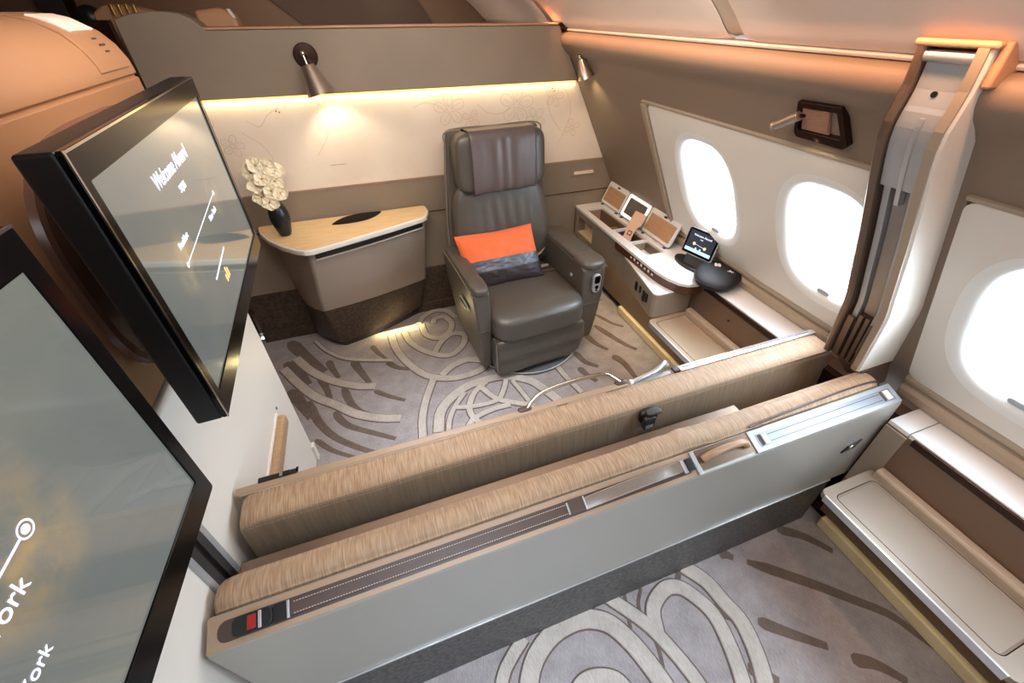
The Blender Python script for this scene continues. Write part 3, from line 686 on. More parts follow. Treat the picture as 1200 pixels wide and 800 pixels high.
R4 = body_ring(.045, (-.388, 2.35), (-.53, 2.50), (-.54, YC), (.16, YC), (.145, 2.565), (-.15, 2.425))
sc = lambda R, k: [(-.15 + (x + .15) * k, YB + (y - YB) * k, z) for x, y, z in R]
mb = MB(); mb.loft([sc(R3, .985), sc(R4, 1.)]); mb.build('plinth', M['plinth'], t, bevel=.006, label='dark mottled base')
mb = MB(); R5 = sc(R4, .93); mb.loft([[(x, y, .045) for x, y, z in R5], [(x, y, .002) for x, y, z in R5]]); mb.build('foot', M['dkgrey'], t)
# drawer slot along the front
def lerp(a, b2, u): return a + (b2 - a) * u
sl = MB(); A = Vector((-.350, 2.204, .722)); B = Vector((-.085, 2.292, .722)); Cc = Vector((.235, 2.424, .722))
pts = crom([A, B, Cc], 8)
sl.loft([[(p.x, p.y - .006, z) for p in pts] for z in (.712, .736)], 0, caps=False, closed=False)
sl.loft([[(p.x, p.y - .006, .712) for p in pts], [(p.x, p.y + .01, .712) for p in pts]], 0, caps=False, closed=False)
sl.build('drawer_slot', M['black'], t)
sl = MB(); sl.tube([(p.x, p.y - .008, .706) for p in pts], .004, 0, 8); sl.build('drawer_lip', M['ped'], t)
# flush oval handle recessed in the top
hd = MB(); c = Vector((-.118, 2.525, .772)); ax = Vector((.14, .052, 0))
pz = [(c.x + ax.x * u + (-.35) * ax.y * v * (1 - u * u) * 2., c.y + ax.y * u + .35 * .14 * v * (1 - u * u)) for u, v in [(-1 + i / 10, 1) for i in range(21)] + [(1 - i / 10, -1) for i in range(1, 20)]]
hd.prism(pz, 'z', .772, .779); hd.build('flush_handle', M['black_gloss'], t, bevel=.002, label='black lens-shaped flush handle')
led = MB(); P_ = [(p[0], p[1] + .012, .040) for p in R4[3:9]]
led.loft([[(x, y, .040) for x, y, z in P_], [(x, y + .008, .034) for x, y, z in P_]], 0, caps=False, closed=False)
led.build('led_strip', M['led'], t, smooth=False, label='warm light strip under the cabinet')

# vase and flowers
vb = (-.492, 2.425, .774)
vs = MB(); vs.lathe([(.001, 0), (.026, 0), (.034, .02), (.046, .07), (.050, .10), (.046, .135), (.036, .165), (.027, .18), (.024, .182), (.020, .17), (.001, .165)], vb, 0, 32)
solo(vs.build('vase', M['vase']), 'dark glazed egg-shaped vase standing on the wood-topped cabinet', 'vase')
fl_ = thing('orchid_bouquet', (vb[0], vb[1], .774 + .16), 'bunch of ivory orchid blooms held in the dark vase', 'flowers')
random.seed(11)
st = MB()
heads = [(-.045, -.02, .045), (-.015, -.035, .02), (.012, -.03, .075), (-.05, -.02, .105), (-.01, -.03, .135), (.04, -.015, .115), (-.055, -.01, .165), (-.02, -.02, .20), (.025, -.01, .19), (.055, .0, .16), (.045, -.02, .055)]
for i, (dx, dy, dz) in enumerate(heads):
    c = Vector((vb[0] + dx * .95, vb[1] + dy, .774 + .175 + dz * 1.0))
    st.tube([(vb[0], vb[1], .93), (vb[0] + dx * .3, vb[1] + dy * .3, .96 + dz * .4), tuple(c)], .0025, 0, 6)
    nrm = Vector((dx * 3 + .2, -1, random.uniform(-.1, .5))).normalized()
    q = Vector((0, 0, 1)).rotation_difference(nrm).to_matrix()
    mb = MB(); a0 = random.random() * 6
    for k in range(5):
        a = a0 + 2 * PI * k / 5; L_ = random.uniform(.036, .046); w_ = random.uniform(.024, .031)
        n1, n2 = 6, 4; vs_ = []
        for u in range(n1 + 1):
            for v in range(-n2, n2 + 1):
                uu = u / n1; ww_ = w_ * math.sin(PI * min(1, uu * .86 + .10)) * v / n2
                x = L_ * uu; z = (.014 if k % 2 else .004) * uu * uu + .008 * abs(v / n2) ** 2
                vs_.append(c + q @ Vector((x * math.cos(a) - ww_ * math.sin(a), x * math.sin(a) + ww_ * math.cos(a), z)))
        fs_ = [(u * 9 + v, u * 9 + v + 1, (u + 1) * 9 + v + 1, (u + 1) * 9 + v) for u in range(n1) for v in range(8)]
        mb.add(vs_, fs_)
    bl_ = mb.build('blossom', M['flower'], fl_)
    s2 = bl_.modifiers.new('Thick', 'SOLIDIFY'); s2.thickness = .0012
    mb = MB(); mb.soft(c + nrm * .006, (.005, .005, .005), 2.2, 5); mb.build('flower_centre', M['flower_c'], bl_)
st.build('stem', mat('green_stem', (70, 96, 50), .5), fl_)

# ================================================================ ARMCHAIR
ch = thing('armchair', (.745, 2.06, 0), 'dark taupe leather swivel armchair with winged headrest cover, against the back partition', 'armchair')
ch.rotation_euler = (0, 0, math.radians(4.4)); ORG[ch.name] = Vector((0, 0, 0))
CX = -.03
mb = MB()  # rear shell, slightly reclined, wider at the shoulders than at the head
def shell_ring(z, hw, y0, y1): return [(CX - hw, y0, z), (CX - hw - .004, (y0 + y1) / 2, z), (CX - hw + .03, y1, z), (CX + hw - .03, y1, z), (CX + hw + .004, (y0 + y1) / 2, z), (CX + hw, y0, z)]
mb.loft([shell_ring(.12, .30, .20, .27), shell_ring(.45, .315, .245, .34), shell_ring(.72, .318, .29, .385), shell_ring(.95, .30, .31, .40), shell_ring(1.15, .278, .32, .41), shell_ring(1.235, .265, .325, .405)])
mb.build('back_shell', M['leather_sm'], ch, bevel=.014)
mb = MB(); mb.tube(crom([(CX - .318, .285, .50), (CX - .322, .30, .72), (CX - .303, .312, .95), (CX - .282, .322, 1.15), (CX - .262, .325, 1.24), (CX, .325, 1.245), (CX + .262, .325, 1.24), (CX + .282, .322, 1.15), (CX + .303, .312, .95)], 5), .004, 0, 8)
mb.build('piping', M['piping'], ch, label='pale piping edging the seat back')
mt = Matrix.Rotation(math.radians(-7), 4, 'X')
def backfn(w, q):
    u = w.z / .29
    w.x *= 1 + .05 * (1 - u) * .6 - .04 * max(u, 0)
    if w.y < 0:  # soft gathered folds above lumbar
        w.y += .006 * math.cos(w.x * 90) * math.exp(-((u - .25) / .25) ** 2) * math.exp(-(w.x / .13) ** 2)
        w.y -= .012 * math.exp(-((u + .2) / .5) ** 2)
    return w
mb = MB(); mb.soft((CX, .285, .69), (.292, .085, .285), 5.5, 44, fn=backfn, mtx=mt); mb.build('backrest', M['leather'], ch)
mb = MB(); mb.soft((CX, .262, 1.085), (.262, .078, .158), 6, 26, mtx=Matrix.Rotation(math.radians(-4), 4, 'X')); mb.build('headrest', M['leather'], ch)
# headrest cover: sheet wrapped over front and top
cv = MB(); n = 40; prof = []
for k in range(n + 1):
    a = math.radians(128 - (128 + 82) * k / n + 0)   # from behind the top, over, down to the lower front
    c_, s_ = math.cos(a - PI / 2 + PI / 2), math.sin(a)
    y = -sgn(c_) * abs(c_) ** (2 / 6.) * .084; z = sgn(s_) * abs(s_) ** (2 / 6.) * .163
    prof.append((y, z))
rings = []
m4 = Matrix.Rotation(math.radians(-4), 4, 'X')
for j in range(41):
    x = -.185 + .375 * j / 40; rg = []
    for k, (y, z) in enumerate(prof):
        amp = max(0, (k / n - .35)) * .018
        yy = y - amp * (.5 + .5 * math.sin(x * 70 + 2.2 * math.sin(x * 23))) - .002 * noise.noise(Vector((x * 20, z * 20, 1))) - .001
        p = m4 @ Vector((x + .01 * amp, yy, z - (.004 * math.sin(x * 30) if k == n else 0))); rg.append((CX + p.x, .262 + p.y, 1.085 + p.z))
    rings.append(rg)
cv.loft(rings, 0, caps=False, closed=False); o = cv.build('headrest_cover', M['cover'], ch, label='mauve-grey satin cover draped over the headrest')
s2 = o.modifiers.new('Thick', 'SOLIDIFY'); s2.thickness = .002; s2.offset = 1
# seat
def seatfn(w, q):
    if w.y < -.15: w.z -= .55 * (abs(w.y) - .15) ** 2 * 2.2
    w.z += .010 * math.exp(-(w.x / .2) ** 2) * (1 if w.z > 0 else 0)
    return w
mb = MB(); mb.soft((CX, -.075, .366), (.283, .285, .080), 6, 36, fn=seatfn); mb.build('seat_cushion', M['leather'], ch)
mb = MB(); mb.tube(crom([(CX - .27, .02, .449), (CX, .012, .460), (CX + .27, .02, .449)], 6), .0035, 0, 8); mb.build('seat_seam', M['leather_sm'], ch)
def lrfn(w, q):
    if w.z < 0: w.x -= .05 * (w.z / .125) ** 2 * (1 if w.x > 0 else 0) * (w.x / .285)
    w.y -= .004 * math.cos(w.z * 60)
    return w
mb = MB(); mb.soft((CX, -.285, .172), (.285, .055, .128), 7, 30, fn=lrfn); mb.build('leg_rest', M['leather'], ch)
mb = MB(); mb.tube([(CX - .282, -.336, .06), (CX - .284, -.338, .29)], .003, 0, 6); mb.build('leg_rest_piping', M['piping'], ch)
mb = MB(); mb.tube(crom([(CX - .16, -.3415, .165), (CX - .02, -.343, .168), (CX + .17, -.3415, .17)], 5), .0022, 0, 6); mb.build('leg_rest_seam', M['dkgrey'], ch)
mb = MB(); mb.box(CX - .27, CX + .27, -.28, .22, .08, .32); mb.build('seat_frame', M['dkgrey'], ch, bevel=.01)
mb = MB(); mb.lathe([(.001, .0), (.33, .0), (.34, .008), (.33, .018), (.24, .03), (.2, .08), (.001, .085)], (CX + .02, -.03, .004), 0, 56); mb.build('swivel_base', M['dkgrey'], ch)
mb = MB(); mb.tube([(CX + .02 + .34 * math.cos(a), -.03 + .34 * math.sin(a), .018) for a in [2 * PI * k / 56 for k in range(57)]], .004, 0, 8); mb.build('base_rim', M['silver_p'], ch)
def arm(x0, x1, side):
    nm = 'armrest'
    pf = [(-.262, .575), (-.235, .592), (.10, .605), (.29, .60), (.315, .585), (.30, .38), (.24, .14), (.10, .06), (-.205, .035), (-.235, .06), (-.258, .22), (-.272, .40)]
    mb = MB(); mid = (x0 + x1) / 2
    # tapers inward toward the floor on its outer side
    secs = []
    for u in (0, 1):
        x = x0 if u == 0 else x1
        secs.append([(x + ((.0 if (side < 0) != (u == 0) else side * -1) * (.045 * (1 - min(1, z / .55)))), y, z) for y, z in pf])
    mb.loft(secs); a = mb.build(nm, M['leather_sm'], ch, bevel=.034, seg=6)
    pd = [(-.268, .588), (-.245, .606), (.10, .618), (.285, .612), (.30, .60), (.29, .585), (.1, .592), (-.24, .578)]
    hw = (x1 - x0) / 2; mb = MB(); mb.soft((mid, .03, .592), (hw - .003, .268, .026), 4.5, 22); mb.build('arm_pad', M['leather'], a)
    mb = MB(); mb.soft((mid, -.190, .594), (hw + .001, .088, .030), 3.0, 18)
    mb.build('arm_cap', M['leather_sm'], a, label='rounded front cap of the armrest')
    xo = x0 - .001 if side < 0 else x1 + .001
    mb = MB(); mb.tube(crom([(xo, -.262, .57), (xo, -.18, .585), (xo, .1, .594), (xo, .3, .588)], 4), .003, 0, 6); mb.build('arm_piping', M['piping'], a)
    mb = MB(); mb.tube([(x0 + .012, -.273, .35), (x1 - .012, -.273, .35)], .0025, 0, 6); mb.build('arm_seam', M['leather_sm'], a)
    return a
aL = arm(-.402, -.308, -1); aR = arm(.250, .405, 1)
mb = MB(); cL = (-.403, -.08, .43)
mb.soft(cL, (.006, .078, .024), 2.6, 12, mtx=Matrix.Rotation(math.radians(0), 4, 'X')); mb.build('recline_handle_rim', M['silver_p'], aL, label='silver rim of recline handle')
mb = MB(); mb.soft((-.408, -.08, .43), (.004, .068, .017), 2.6, 12); mb.build('recline_handle', M['black'], aL)
mb = MB(); mb.prism(rrect(.335 - .026, .335 + .026, .425, .545, .024, 6), 'y', -.285, -.268); mb.build('control_panel', M['silver_p'], aR, bevel=.003, label='silver seat control panel')
mb = MB(); mb.prism(rrect(.335 - .018, .335 + .018, .488, .535, .010, 4), 'y', -.289, -.28); mb.lathe([(.012, 0), (.012, .006)], (.335, -.282, .462), 0, 18, d=(0, -1, 0)); mb.prism(rrect(.335 - .006, .335 + .006, .437, .446, .003, 3), 'y', -.288, -.28)
mb.build('control_button', M['black_gloss'], aR, bevel=.001)
mb = MB(); mb.soft((.247, -.14, .49), (.006, .012, .012), 3, 6); mb.build('belt_loop', M['silver_p'], aR)
mb = MB(); mb.soft((.17, .07, .462), (.035, .012, .008), 5, 10); mb.build('seat_belt_buckle', M['silver'], ch, label='shiny seat belt buckle lying on the seat')
mb = MB(); mb.loft([[(.12, .15, .472), (.12, .19, .476), (.12, .19, .480), (.12, .15, .476)], [(.2, .16, .50), (.2, .2, .505), (.2, .2, .509), (.2, .16, .504)], [(.245, .19, .53), (.245, .235, .535), (.245, .235, .539), (.245, .19, .534)]]); mb.build('seat_belt', M['sill'], ch, label='beige seat belt webbing')

# pillow
pw = thing('pillow', (.63, 2.10, .47), 'orange, grey and dark striped rectangular pillow resting on the armchair seat', 'pillow')
def pillow_piece(v0, v1, name, m_, off=0.):
    mb = MB(); n1, n2 = 36, 14
    X = Vector((.47, .005, .010)); O = Vector((.628, 2.130, .580)); Zv = Vector((-.030, .165, .275)); Nn = X.cross(Zv).normalized()
    vs_ = []
    for side in (-1, 1):
        for i in range(n1 + 1):
            for j in range(n2 + 1):
                u = -1 + 2 * i / n1; v = v0 + (v1 - v0) * j / n2
                pinch = 1 - .06 * (1 - abs(u)) * abs(v) ** 3
                puff = max(0, (1 - abs(u) ** 2.4)) ** .5 * max(0, (1 - abs(v) ** 2.4)) ** .5
                p = O + X * .5 * u * (1 - .04 * (1 - v * v)) * (1 if v > 0 or u > 0 else 1 - .26 * (-v)) + Zv * .5 * v * pinch
                cr = .010 * noise.noise(Vector((u * 4, v * 3, 2.))) * puff + (.006 * noise.noise(Vector((u * 9, v * 12, 5.))) * puff if v < .1 else 0)
                vs_.append(p + Nn * side * (.055 * puff + .002 + off + cr))
    fs_ = []
    for s_ in (0, 1):
        o = s_ * (n1 + 1) * (n2 + 1)
        for i in range(n1):
            for j in range(n2): fs_.append((o + i * (n2 + 1) + j, o + (i + 1) * (n2 + 1) + j, o + (i + 1) * (n2 + 1) + j + 1, o + i * (n2 + 1) + j + 1))
    o2 = (n1 + 1) * (n2 + 1)
    def stitch(path):
        for a, b2 in zip(path[:-1], path[1:]): fs_.append((a, b2, b2 + o2, a + o2))
    stitch([j for j in range(n2 + 1)]); stitch([n1 * (n2 + 1) + j for j in range(n2 + 1)])
    stitch([i * (n2 + 1) for i in range(n1 + 1)]); stitch([i * (n2 + 1) + n2 for i in range(n1 + 1)])
    mb.add(vs_, fs_); return mb.build(name, m_, pw)
pillow_piece(-.02, 1, 'orange_panel', M['orange']); pillow_piece(-.42, -.02, 'grey_band', M['pl_grey']); pillow_piece(-1, -.42, 'dark_panel', M['pl_dk'])

# ================================================================ WINDOW-SIDE CONSOLES
ZT = .63
co = thing('side_console', (1.48, 1.95, 0), 'champagne side console with open lids beside the armchair under the far windows', 'console')
front = [(1.337, 2.60), (1.327, 2.02), (1.327, 1.72), (1.331, 1.60), (1.345, 1.52), (1.372, 1.455), (1.408, 1.425), (1.45, 1.416)]
topo = front + [(1.492, 1.414), (1.492, 1.30), (1.492, .885), (1.645, .885), (1.645, 1.90), (1.668, 1.91), (1.668, 2.60)]
wells = [(1.375, 1.502, 2.145, 2.505), (1.385, 1.502, 1.955, 2.130), (1.385, 1.502, 1.775, 1.940)]
holes = [rrect(a, b2, c, d, .008, 3) for a, b2, c, d in wells]
mb = MB(); mb.sheet(topo, holes, lambda a, b2: (a, b2, ZT)); mb.loft([[(x, y, ZT) for x, y in topo], [(x, y, ZT - .016) for x, y in topo]], 0, caps=False)
for h in holes: mb.loft([[(x, y, ZT) for x, y in h], [(x, y, ZT - .016) for x, y in h]], 0, caps=False)
mb.build('top', M['console_top'], co, smooth=False)
mb = MB(); mb.loft([[(x - .0015, y, z) for x, y in front] for z in (ZT + .001, ZT - .008)], 0, caps=False, closed=False); mb.build('top_edging', M['edge_w'], co)
for i, (a, b2, c, d) in enumerate(wells):
    mb = MB(); zb = ZT - .10
    for bx_ in ((a - .004, a, c, d, zb, ZT - .016), (b2, b2 + .004, c, d, zb, ZT - .016), (a, b2, c - .004, c, zb, ZT - .016), (a, b2, d, d + .004, zb, ZT - .016), (a, b2, c, d, zb - .004, zb)): mb.box(*bx_)
    if i == 0: mb.box(a, b2, 2.27, 2.275, zb, ZT - .05)
    mb.build('compartment', M['console_in'] if i != 1 else M['purple'], co, smooth=False)
# dark curved band under the table end
fb2 = [(x + .006, y + (.004 if x > 1.34 else 0)) for x, y in front]
mb = MB(); fr2 = front[1:] + [(1.488, 1.416)]; c2 = crom([(x, y, 0) for x, y in fr2], 4)
mb.loft([[(p.x + .003, p.y + .003, z) for p in c2] for z in (.567, ZT - .010)], 0, caps=False, closed=False); mb.build('dark_band', M['dkwood'], co, label='dark reddish edge band with small labels')
for k in range(7):
    mb = MB(); mb.box(1.3285, 1.3295, 1.62 + k * .035, 1.635 + k * .035, .59, .60 + .006 * (k % 2)); mb.build('marking', M['text_lt'], co, smooth=False)
# front cheek with cubby hole
mb = MB()
for a, b2, c, d in ((1.93, 2.33, .42, .612), (2.555, 2.604, .42, .612), (2.33, 2.555, .57, .612), (2.33, 2.555, .42, .45)): mb.box(1.340, 1.352, a, b2, c, d)
mb.box(1.34, 1.66, 2.59, 2.604, .0, .612)
mb.build('front_panel', M['console'], co, bevel=.001)
mb = MB(); mb.box(1.42, 1.43, 2.30, 2.60, .42, .55); mb.box(1.352, 1.43, 2.33, 2.56, .44, .45); mb.build('cubby_lining', M['goldpad'], co)
# lower shelf wedge
wed = [(1.348, 1.985), (1.262, 1.53), (1.258, 1.500), (1.266, 1.482), (1.286, 1.475), (1.489, 1.475), (1.489, 1.985)]
mb = MB(); mb.prism(wed, 'z', .422, .560); mb.build('lower_body', M['console'], co, bevel=.004)
mb = MB(); mb.prism(wed, 'z', .560, .568); mb.build('lower_shelf', M['console_top'], co, bevel=.002)
wd = (Vector((1.262, 1.53, 0)) - Vector((1.348, 1.985, 0))).normalized(); wn = Vector((-abs(wd.y), abs(wd.x) * 1, 0)).normalized()
for k, (s_, w_, h_) in enumerate(((.30, .022, .050), (.355, .018, .040), (.405, .024, .062), (.44, .020, .050))):
    c = Vector((1.348, 1.985, .495 + (.01 if k % 2 else 0))) + wd * s_ + wn * .004
    mb = MB(); mb.obox(c, wd * w_ * .5, wn * .003, Vector((0, 0, h_ / 2))); mb.build('socket', M['black'], co, bevel=.001, label='black socket on the wedge front')
# lids
ld = Vector((.065, 0, .137)).normalized(); ln = Vector((-ld.z, 0, ld.x))
def lid(y0, y1, name, kind):
    mb = MB(); Lh = .152; b0 = Vector((1.536, 0, .640))
    P = lambda y, t, d: tuple(b0 + ld * t + ln * d + Vector((0, y, 0)))
    o_ = rrect(y0, y1, 0, Lh, .012, 4)
    mb.loft([[P(a, b2, d) for a, b2 in o_] for d in (-.006, .006)]); L_ = mb.build(name, M['console_top'], co, bevel=.002)
    if kind == 'store':
        w = y1 - y0; rows, cols = 3, 3
        mb = MB(); mb.loft([[P(a, b2, d) for a, b2 in rrect(y0 + .016, y1 - .014, .018, Lh - .03, .006, 3)] for d in (.006, .0075)]); mb.build('lid_lining', M['sill'], L_)
        for i in range(rows):
            for j in range(2):
                a0 = y0 + .02 + (w - .038) * j / 2; a1 = y0 + .02 + (w - .038) * (j + 1) / 2 - .003
                b0_ = .022 + (Lh - .056) * i / rows; b1 = .022 + (Lh - .056) * (i + 1) / rows - .003
                mb = MB(); mb.loft([[P(a, b2, d) for a, b2 in rrect(a0, a1, b0_, b1, .002, 2)] for d in (.007, .0095)]); mb.build('lid_pad', M['woodend'], L_, bevel=.001)
        mb = MB(); mb.loft([[P(a, b2, d) for a, b2 in rrect((y0 + y1) / 2 - .014, (y0 + y1) / 2 + .014, Lh - .021, Lh - .010, .002, 2)] for d in (.005, .008)]); mb.build('catch', M['black'], L_)
    else:
        mb = MB()
        mb.loft([[P(a, b2, .0075) for a, b2 in rrect(y0 + .006, y1 - .006, .006, Lh - .006, .01, 4)], [P(a, b2, .0075) for a, b2 in rrect(y0 + .026, y1 - .026, .024, Lh - .022, .008, 4)]], 0, caps=False)
        mb.build('light_ring', M['glow_w'], L_, label='lit white mirror surround')
        mb = MB(); mb.loft([[P(a, b2, d) for a, b2 in rrect(y0 + .026, y1 - .026, .024, Lh - .022, .008, 4)] for d in (.006, .0078)]); mb.build('mirror', M['chrome'], L_)
    for yy in (y0 + .03, y1 - .03):
        mb = MB(); mb.box(1.520, 1.534, yy - .01, yy + .01, ZT, ZT + .004); mb.build('hinge', M['black'], L_)
lid(2.335, 2.585, 'storage_lid', 'store'); lid(2.075, 2.325, 'mirror_lid', 'mirror'); lid(1.785, 2.065, 'storage_lid', 'store')
mb = MB(); cc = (1.385, 1.62)
arc = [(cc[0] + .045 * math.cos(math.radians(a)), cc[1] + .045 * math.sin(math.radians(a)), ZT + .0006) for a in range(-60, 140, 10)]
mb.tube(arc, .0016, 0, 6); mb.build('cup_mark', M['silver_p'], co)
# tray bays, base walls, ledges -- a mirrored pair on either side of the divider
def tray(y0, y1, iy0, iy1, m_, par):
    x0, x1 = 1.236, 1.488
    o_ = rrect(x0, x1, y0, y1, .022, 5); i_ = rrect(1.262, 1.448, iy0, iy1, .020, 5); i2 = rrect(1.268, 1.442, iy0 + .006, iy1 - .006, .016, 5)
    mb = MB(); mb.sheet(o_, [i_], lambda a, b2: (a, b2, .420))
    mb.loft([[(x, y, .420) for x, y in i_], [(x, y, .412) for x, y in i2]], 0, caps=False)
    mb.add([(x, y, .412) for x, y in i2], [tuple(range(len(i2)))])
    mb.loft([[(x, y, z) for x, y in o_] for z in (.420, .398)], 0, caps=False); mb.add([(x, y, .398) for x, y in o_], [tuple(range(len(o_)))])
    tt = mb.build('tray', m_, par, smooth=False, label='shelf tray with shallow rounded recess')
    mb = MB(); mb.loft([[(x, y, .4203) for x, y in rrect(1.260, 1.450, iy0 - .002, iy1 + .002, .022, 5)], [(x, y, .4203) for x, y in rrect(1.2625, 1.4475, iy0 + .0005, iy1 - .0005, .0195, 5)]], 0, caps=False)
    mb.build('groove', M['bronze'], tt, smooth=False)
    mb = MB(); mb.prism([(1.456, .418), (1.456, .446), (1.462, .455), (1.489, .457), (1.489, .418)], 'y', y0 + .02, y1 - .02); mb.build('raised_rail', M['sill'], tt, bevel=.003)
    mb = MB(); mb.box(x0 - .003, x0 + .004, y0 + .02, y1 - .02, .392, .421); mb.build('front_edge', M['silver'], tt, bevel=.001)
    return tt
nc = thing('side_console', (1.5, -.6, 0), 'near side console with white ledge under the window at the right edge', 'console')
mb = MB(); mb.box(1.492, 1.645, -1.6, .40, ZT - .016, ZT); mb.build('ledge_top', M['console_top'], nc, bevel=.001)
mb = MB(); mb.box(1.492, 1.645, .404, .468, ZT - .016, ZT); mb.build('ledge_end', M['console_top'], nc, bevel=.001)
mb = MB(); mb.box(1.484, 1.494, -1.6, .385, ZT - .032, ZT - .006); mb.build('ledge_lip', M['bronze'], nc, bevel=.002)
mb = MB(); mb.box(1.490, 1.52, -1.6, .47, .066, ZT - .016); mb.build('side_panel', M['metal_br'], nc)
mb = MB(); mb.lathe([(.006, 0), (.006, .003)], (1.488, .02, .55), 0, 16, d=(-1, 0, 0)); mb.build('screw_hole', M['black'], nc)
mb = MB(); mb.box(1.28, 1.49, -1.6, -.14, .30, .42); mb.build('front_body', M['console'], nc, bevel=.01)
mb = MB(); mb.box(1.485, 1.493, .40, .468, .30, ZT - .02); mb.build('end_post', M['console'], nc, bevel=.001)
mb = MB(); mb.box(1.490, 1.52, .89, 2.60, .066, ZT - .016); mb.build('side_panel', M['metal_br'], co)
mb = MB(); mb.box(1.484, 1.494, .90, 1.40, ZT - .032, ZT - .006); mb.build('ledge_lip', M['bronze'], co, bevel=.002)
mb = MB(); mb.lathe([(.006, 0), (.006, .003)], (1.488, 1.20, .54), 0, 16, d=(-1, 0, 0)); mb.build('screw_hole', M['black'], co)
tray(-.135, .42, -.085, .386, M['console'], nc)
tray(.895, 1.472, .93, 1.44, M['console_in'], co)
for nm, y0, y1, lab in (('kick_ledge', -1.6, .445, 'long ochre padded kick ledge on the floor below the near tray table'), ('kick_ledge', .895, 2.09, 'ochre padded kick ledge on the floor beside the armchair')):
    mb = MB(); mb.box(1.470, 1.520, y0, y1, .0, .060); solo(mb.build(nm, M['goldpad'], bevel=.008), lab, 'ledge', 'kick ledges under the consoles')
dw = MB(); dw.box(1.524, 1.56, -1.6, 2.60, 0, .615); struct(dw, 'trim_46', M['bronze'], smooth=False)

# ---- things on the far console
# card standing in the middle compartment
cdm = MB(); q = [(0, 0), (.075, 0), (.078, .05), (.066, .075), (.066, .14), (.084, .17), (.084, .235), (.0, .235), (-.004, .15), (.010, .075), (0, .05)]
bO = Vector((1.395, 2.075, .545)); cu_ = Vector((.098, .016, .17)).normalized(); cv_ = Vector((.35, -.93, -.1)).normalized(); cn = cu_.cross(cv_).normalized()
cp_ = thing('amenity_card', tuple(bO), 'kraft paper card propped in the middle compartment against the lit mirror', 'card')
cdm.loft([[tuple(bO + cv_ * (a - .02) + cu_ * b2 + cn * d) for a, b2 in q] for d in (0, .004)]); cdm.build('card', M['card'], cp_)
mb = MB(); mb.loft([[tuple(bO + cv_ * a + cu_ * b2 + cn * d) for a, b2 in rrect(.004, .034, .085, .115, .003, 2)] for d in ((.0042, .0048) if cn.x < 0 else (-.0008, -.0002))]); 
mb.loft([[tuple(bO + cv_ * a + cu_ * b2 + cn * d) for a, b2 in rrect(.010, .028, .091, .109, .003, 2)] for d in ((.0048, .0056) if cn.x < 0 else (-.0016, -.0008))], 1)
mb.build('printed_square', [M['purple'], M['card']], cp_, smooth=False)

# tablet controller on its dock
tbt = thing('tablet_controller', (1.545, 1.60, ZT), 'small black tablet controller with lit screen tilted on the console by the first window', 'tablet')
wdv = Vector((.0466, -.180, 0)); wdn = wdv.normalized(); base = Vector((1.5036, 1.650, .700))
upv = (Vector((.0388, .0100, .1357))).normalized(); nrm = wdn.cross(upv).normalized()
if nrm.x > 0: nrm = -nrm
def tp_(a, b2, d): return tuple(base + wdn * a + upv * b2 + nrm * d)
TW, TH = .186, .141
mb = MB(); mb.loft([[tp_(a, b2, d) for a, b2 in rrect(0, TW, 0, TH, .012, 5)] for d in (-.012, 0.)]); mb.build('housing', M['silver_p'], tbt, bevel=.003)
mb = MB(); mb.loft([[tp_(a, b2, d) for a, b2 in rrect(.005, TW - .005, .005, TH - .005, .010, 5)] for d in (-.001, .0012)]); mb.build('bezel', M['black_gloss'], tbt)
sm_ = emat('tablet_screen', (40, 44, 52), .7, .1); mb = MB(); mb.loft([[tp_(a, b2, d) for a, b2 in rrect(.016, TW - .016, .018, TH - .014, .002, 2)] for d in (.001, .0016)]); scn = mb.build('screen', sm_, tbt, smooth=False)
mb = MB(); mb.loft([[tp_(a, b2, d) for a, b2 in rrect(.016, TW - .016, .018, .036, .001, 2)] for d in (.0016, .0019)]); mb.build('screen_bar', emat('tablet_bar', (150, 180, 215), .8), scn, smooth=False)
rx = wdn if True else wdn
text('screen_title', 'Welcome Aboard', .0145, tp_(TW / 2, .102, .0020), wdn, upv, M['scr_txt'], scn, ext=.0002)
text('screen_text', 'SQ26', .007, tp_(TW / 2, .088, .0020), wdn, upv, M['scr_txt'], scn, ext=.0002)
mb = MB()
for a in (.060, .126):
    mb.loft([[tp_(a + .008 * math.cos(u), .062 - (a - .06) * .1 + .008 * math.sin(u), d) for u in [2 * PI * k / 14 for k in range(14)]] for d in (.0016, .0021)], 1)
    mb.loft([[tp_(a + .003 * math.cos(u), .062 - (a - .06) * .1 + .003 * math.sin(u), d) for u in [2 * PI * k / 10 for k in range(10)]] for d in (.0021, .0024)], 0)
mb.loft([[tp_(.06, .0613, d), tp_(.126, .0547, d), tp_(.126, .0559, d), tp_(.06, .0625, d)] for d in (.0018, .0022)], 0)
for a in (.078, .104): mb.loft([[tp_(a + .005 * math.cos(u), .040 + .005 * math.sin(u), d) for u in [2 * PI * k / 12 for k in range(12)]] for d in (.0016, .0021)], 0)
mb.build('route_line', [M['scr_txt'], M['scr_amber']], scn, smooth=False)
mb = MB(); mb.lathe([(.001, 0), (.115, 0), (.112, .012), (.10, .016), (.001, .016)], (1.545, 1.60, ZT), 0, 40, sx=.48, sy=1.0)
dk = mb.build('dock', M['black'], tbt, bevel=.002, label='oval black dock')
mb = MB(); mb.obox(base + wdn * TW * .5 + nrm * -.020 + upv * -.02, wdn * .06, nrm * .008, upv * .045); mb.build('stand', M['dkgrey'], tbt, bevel=.003)

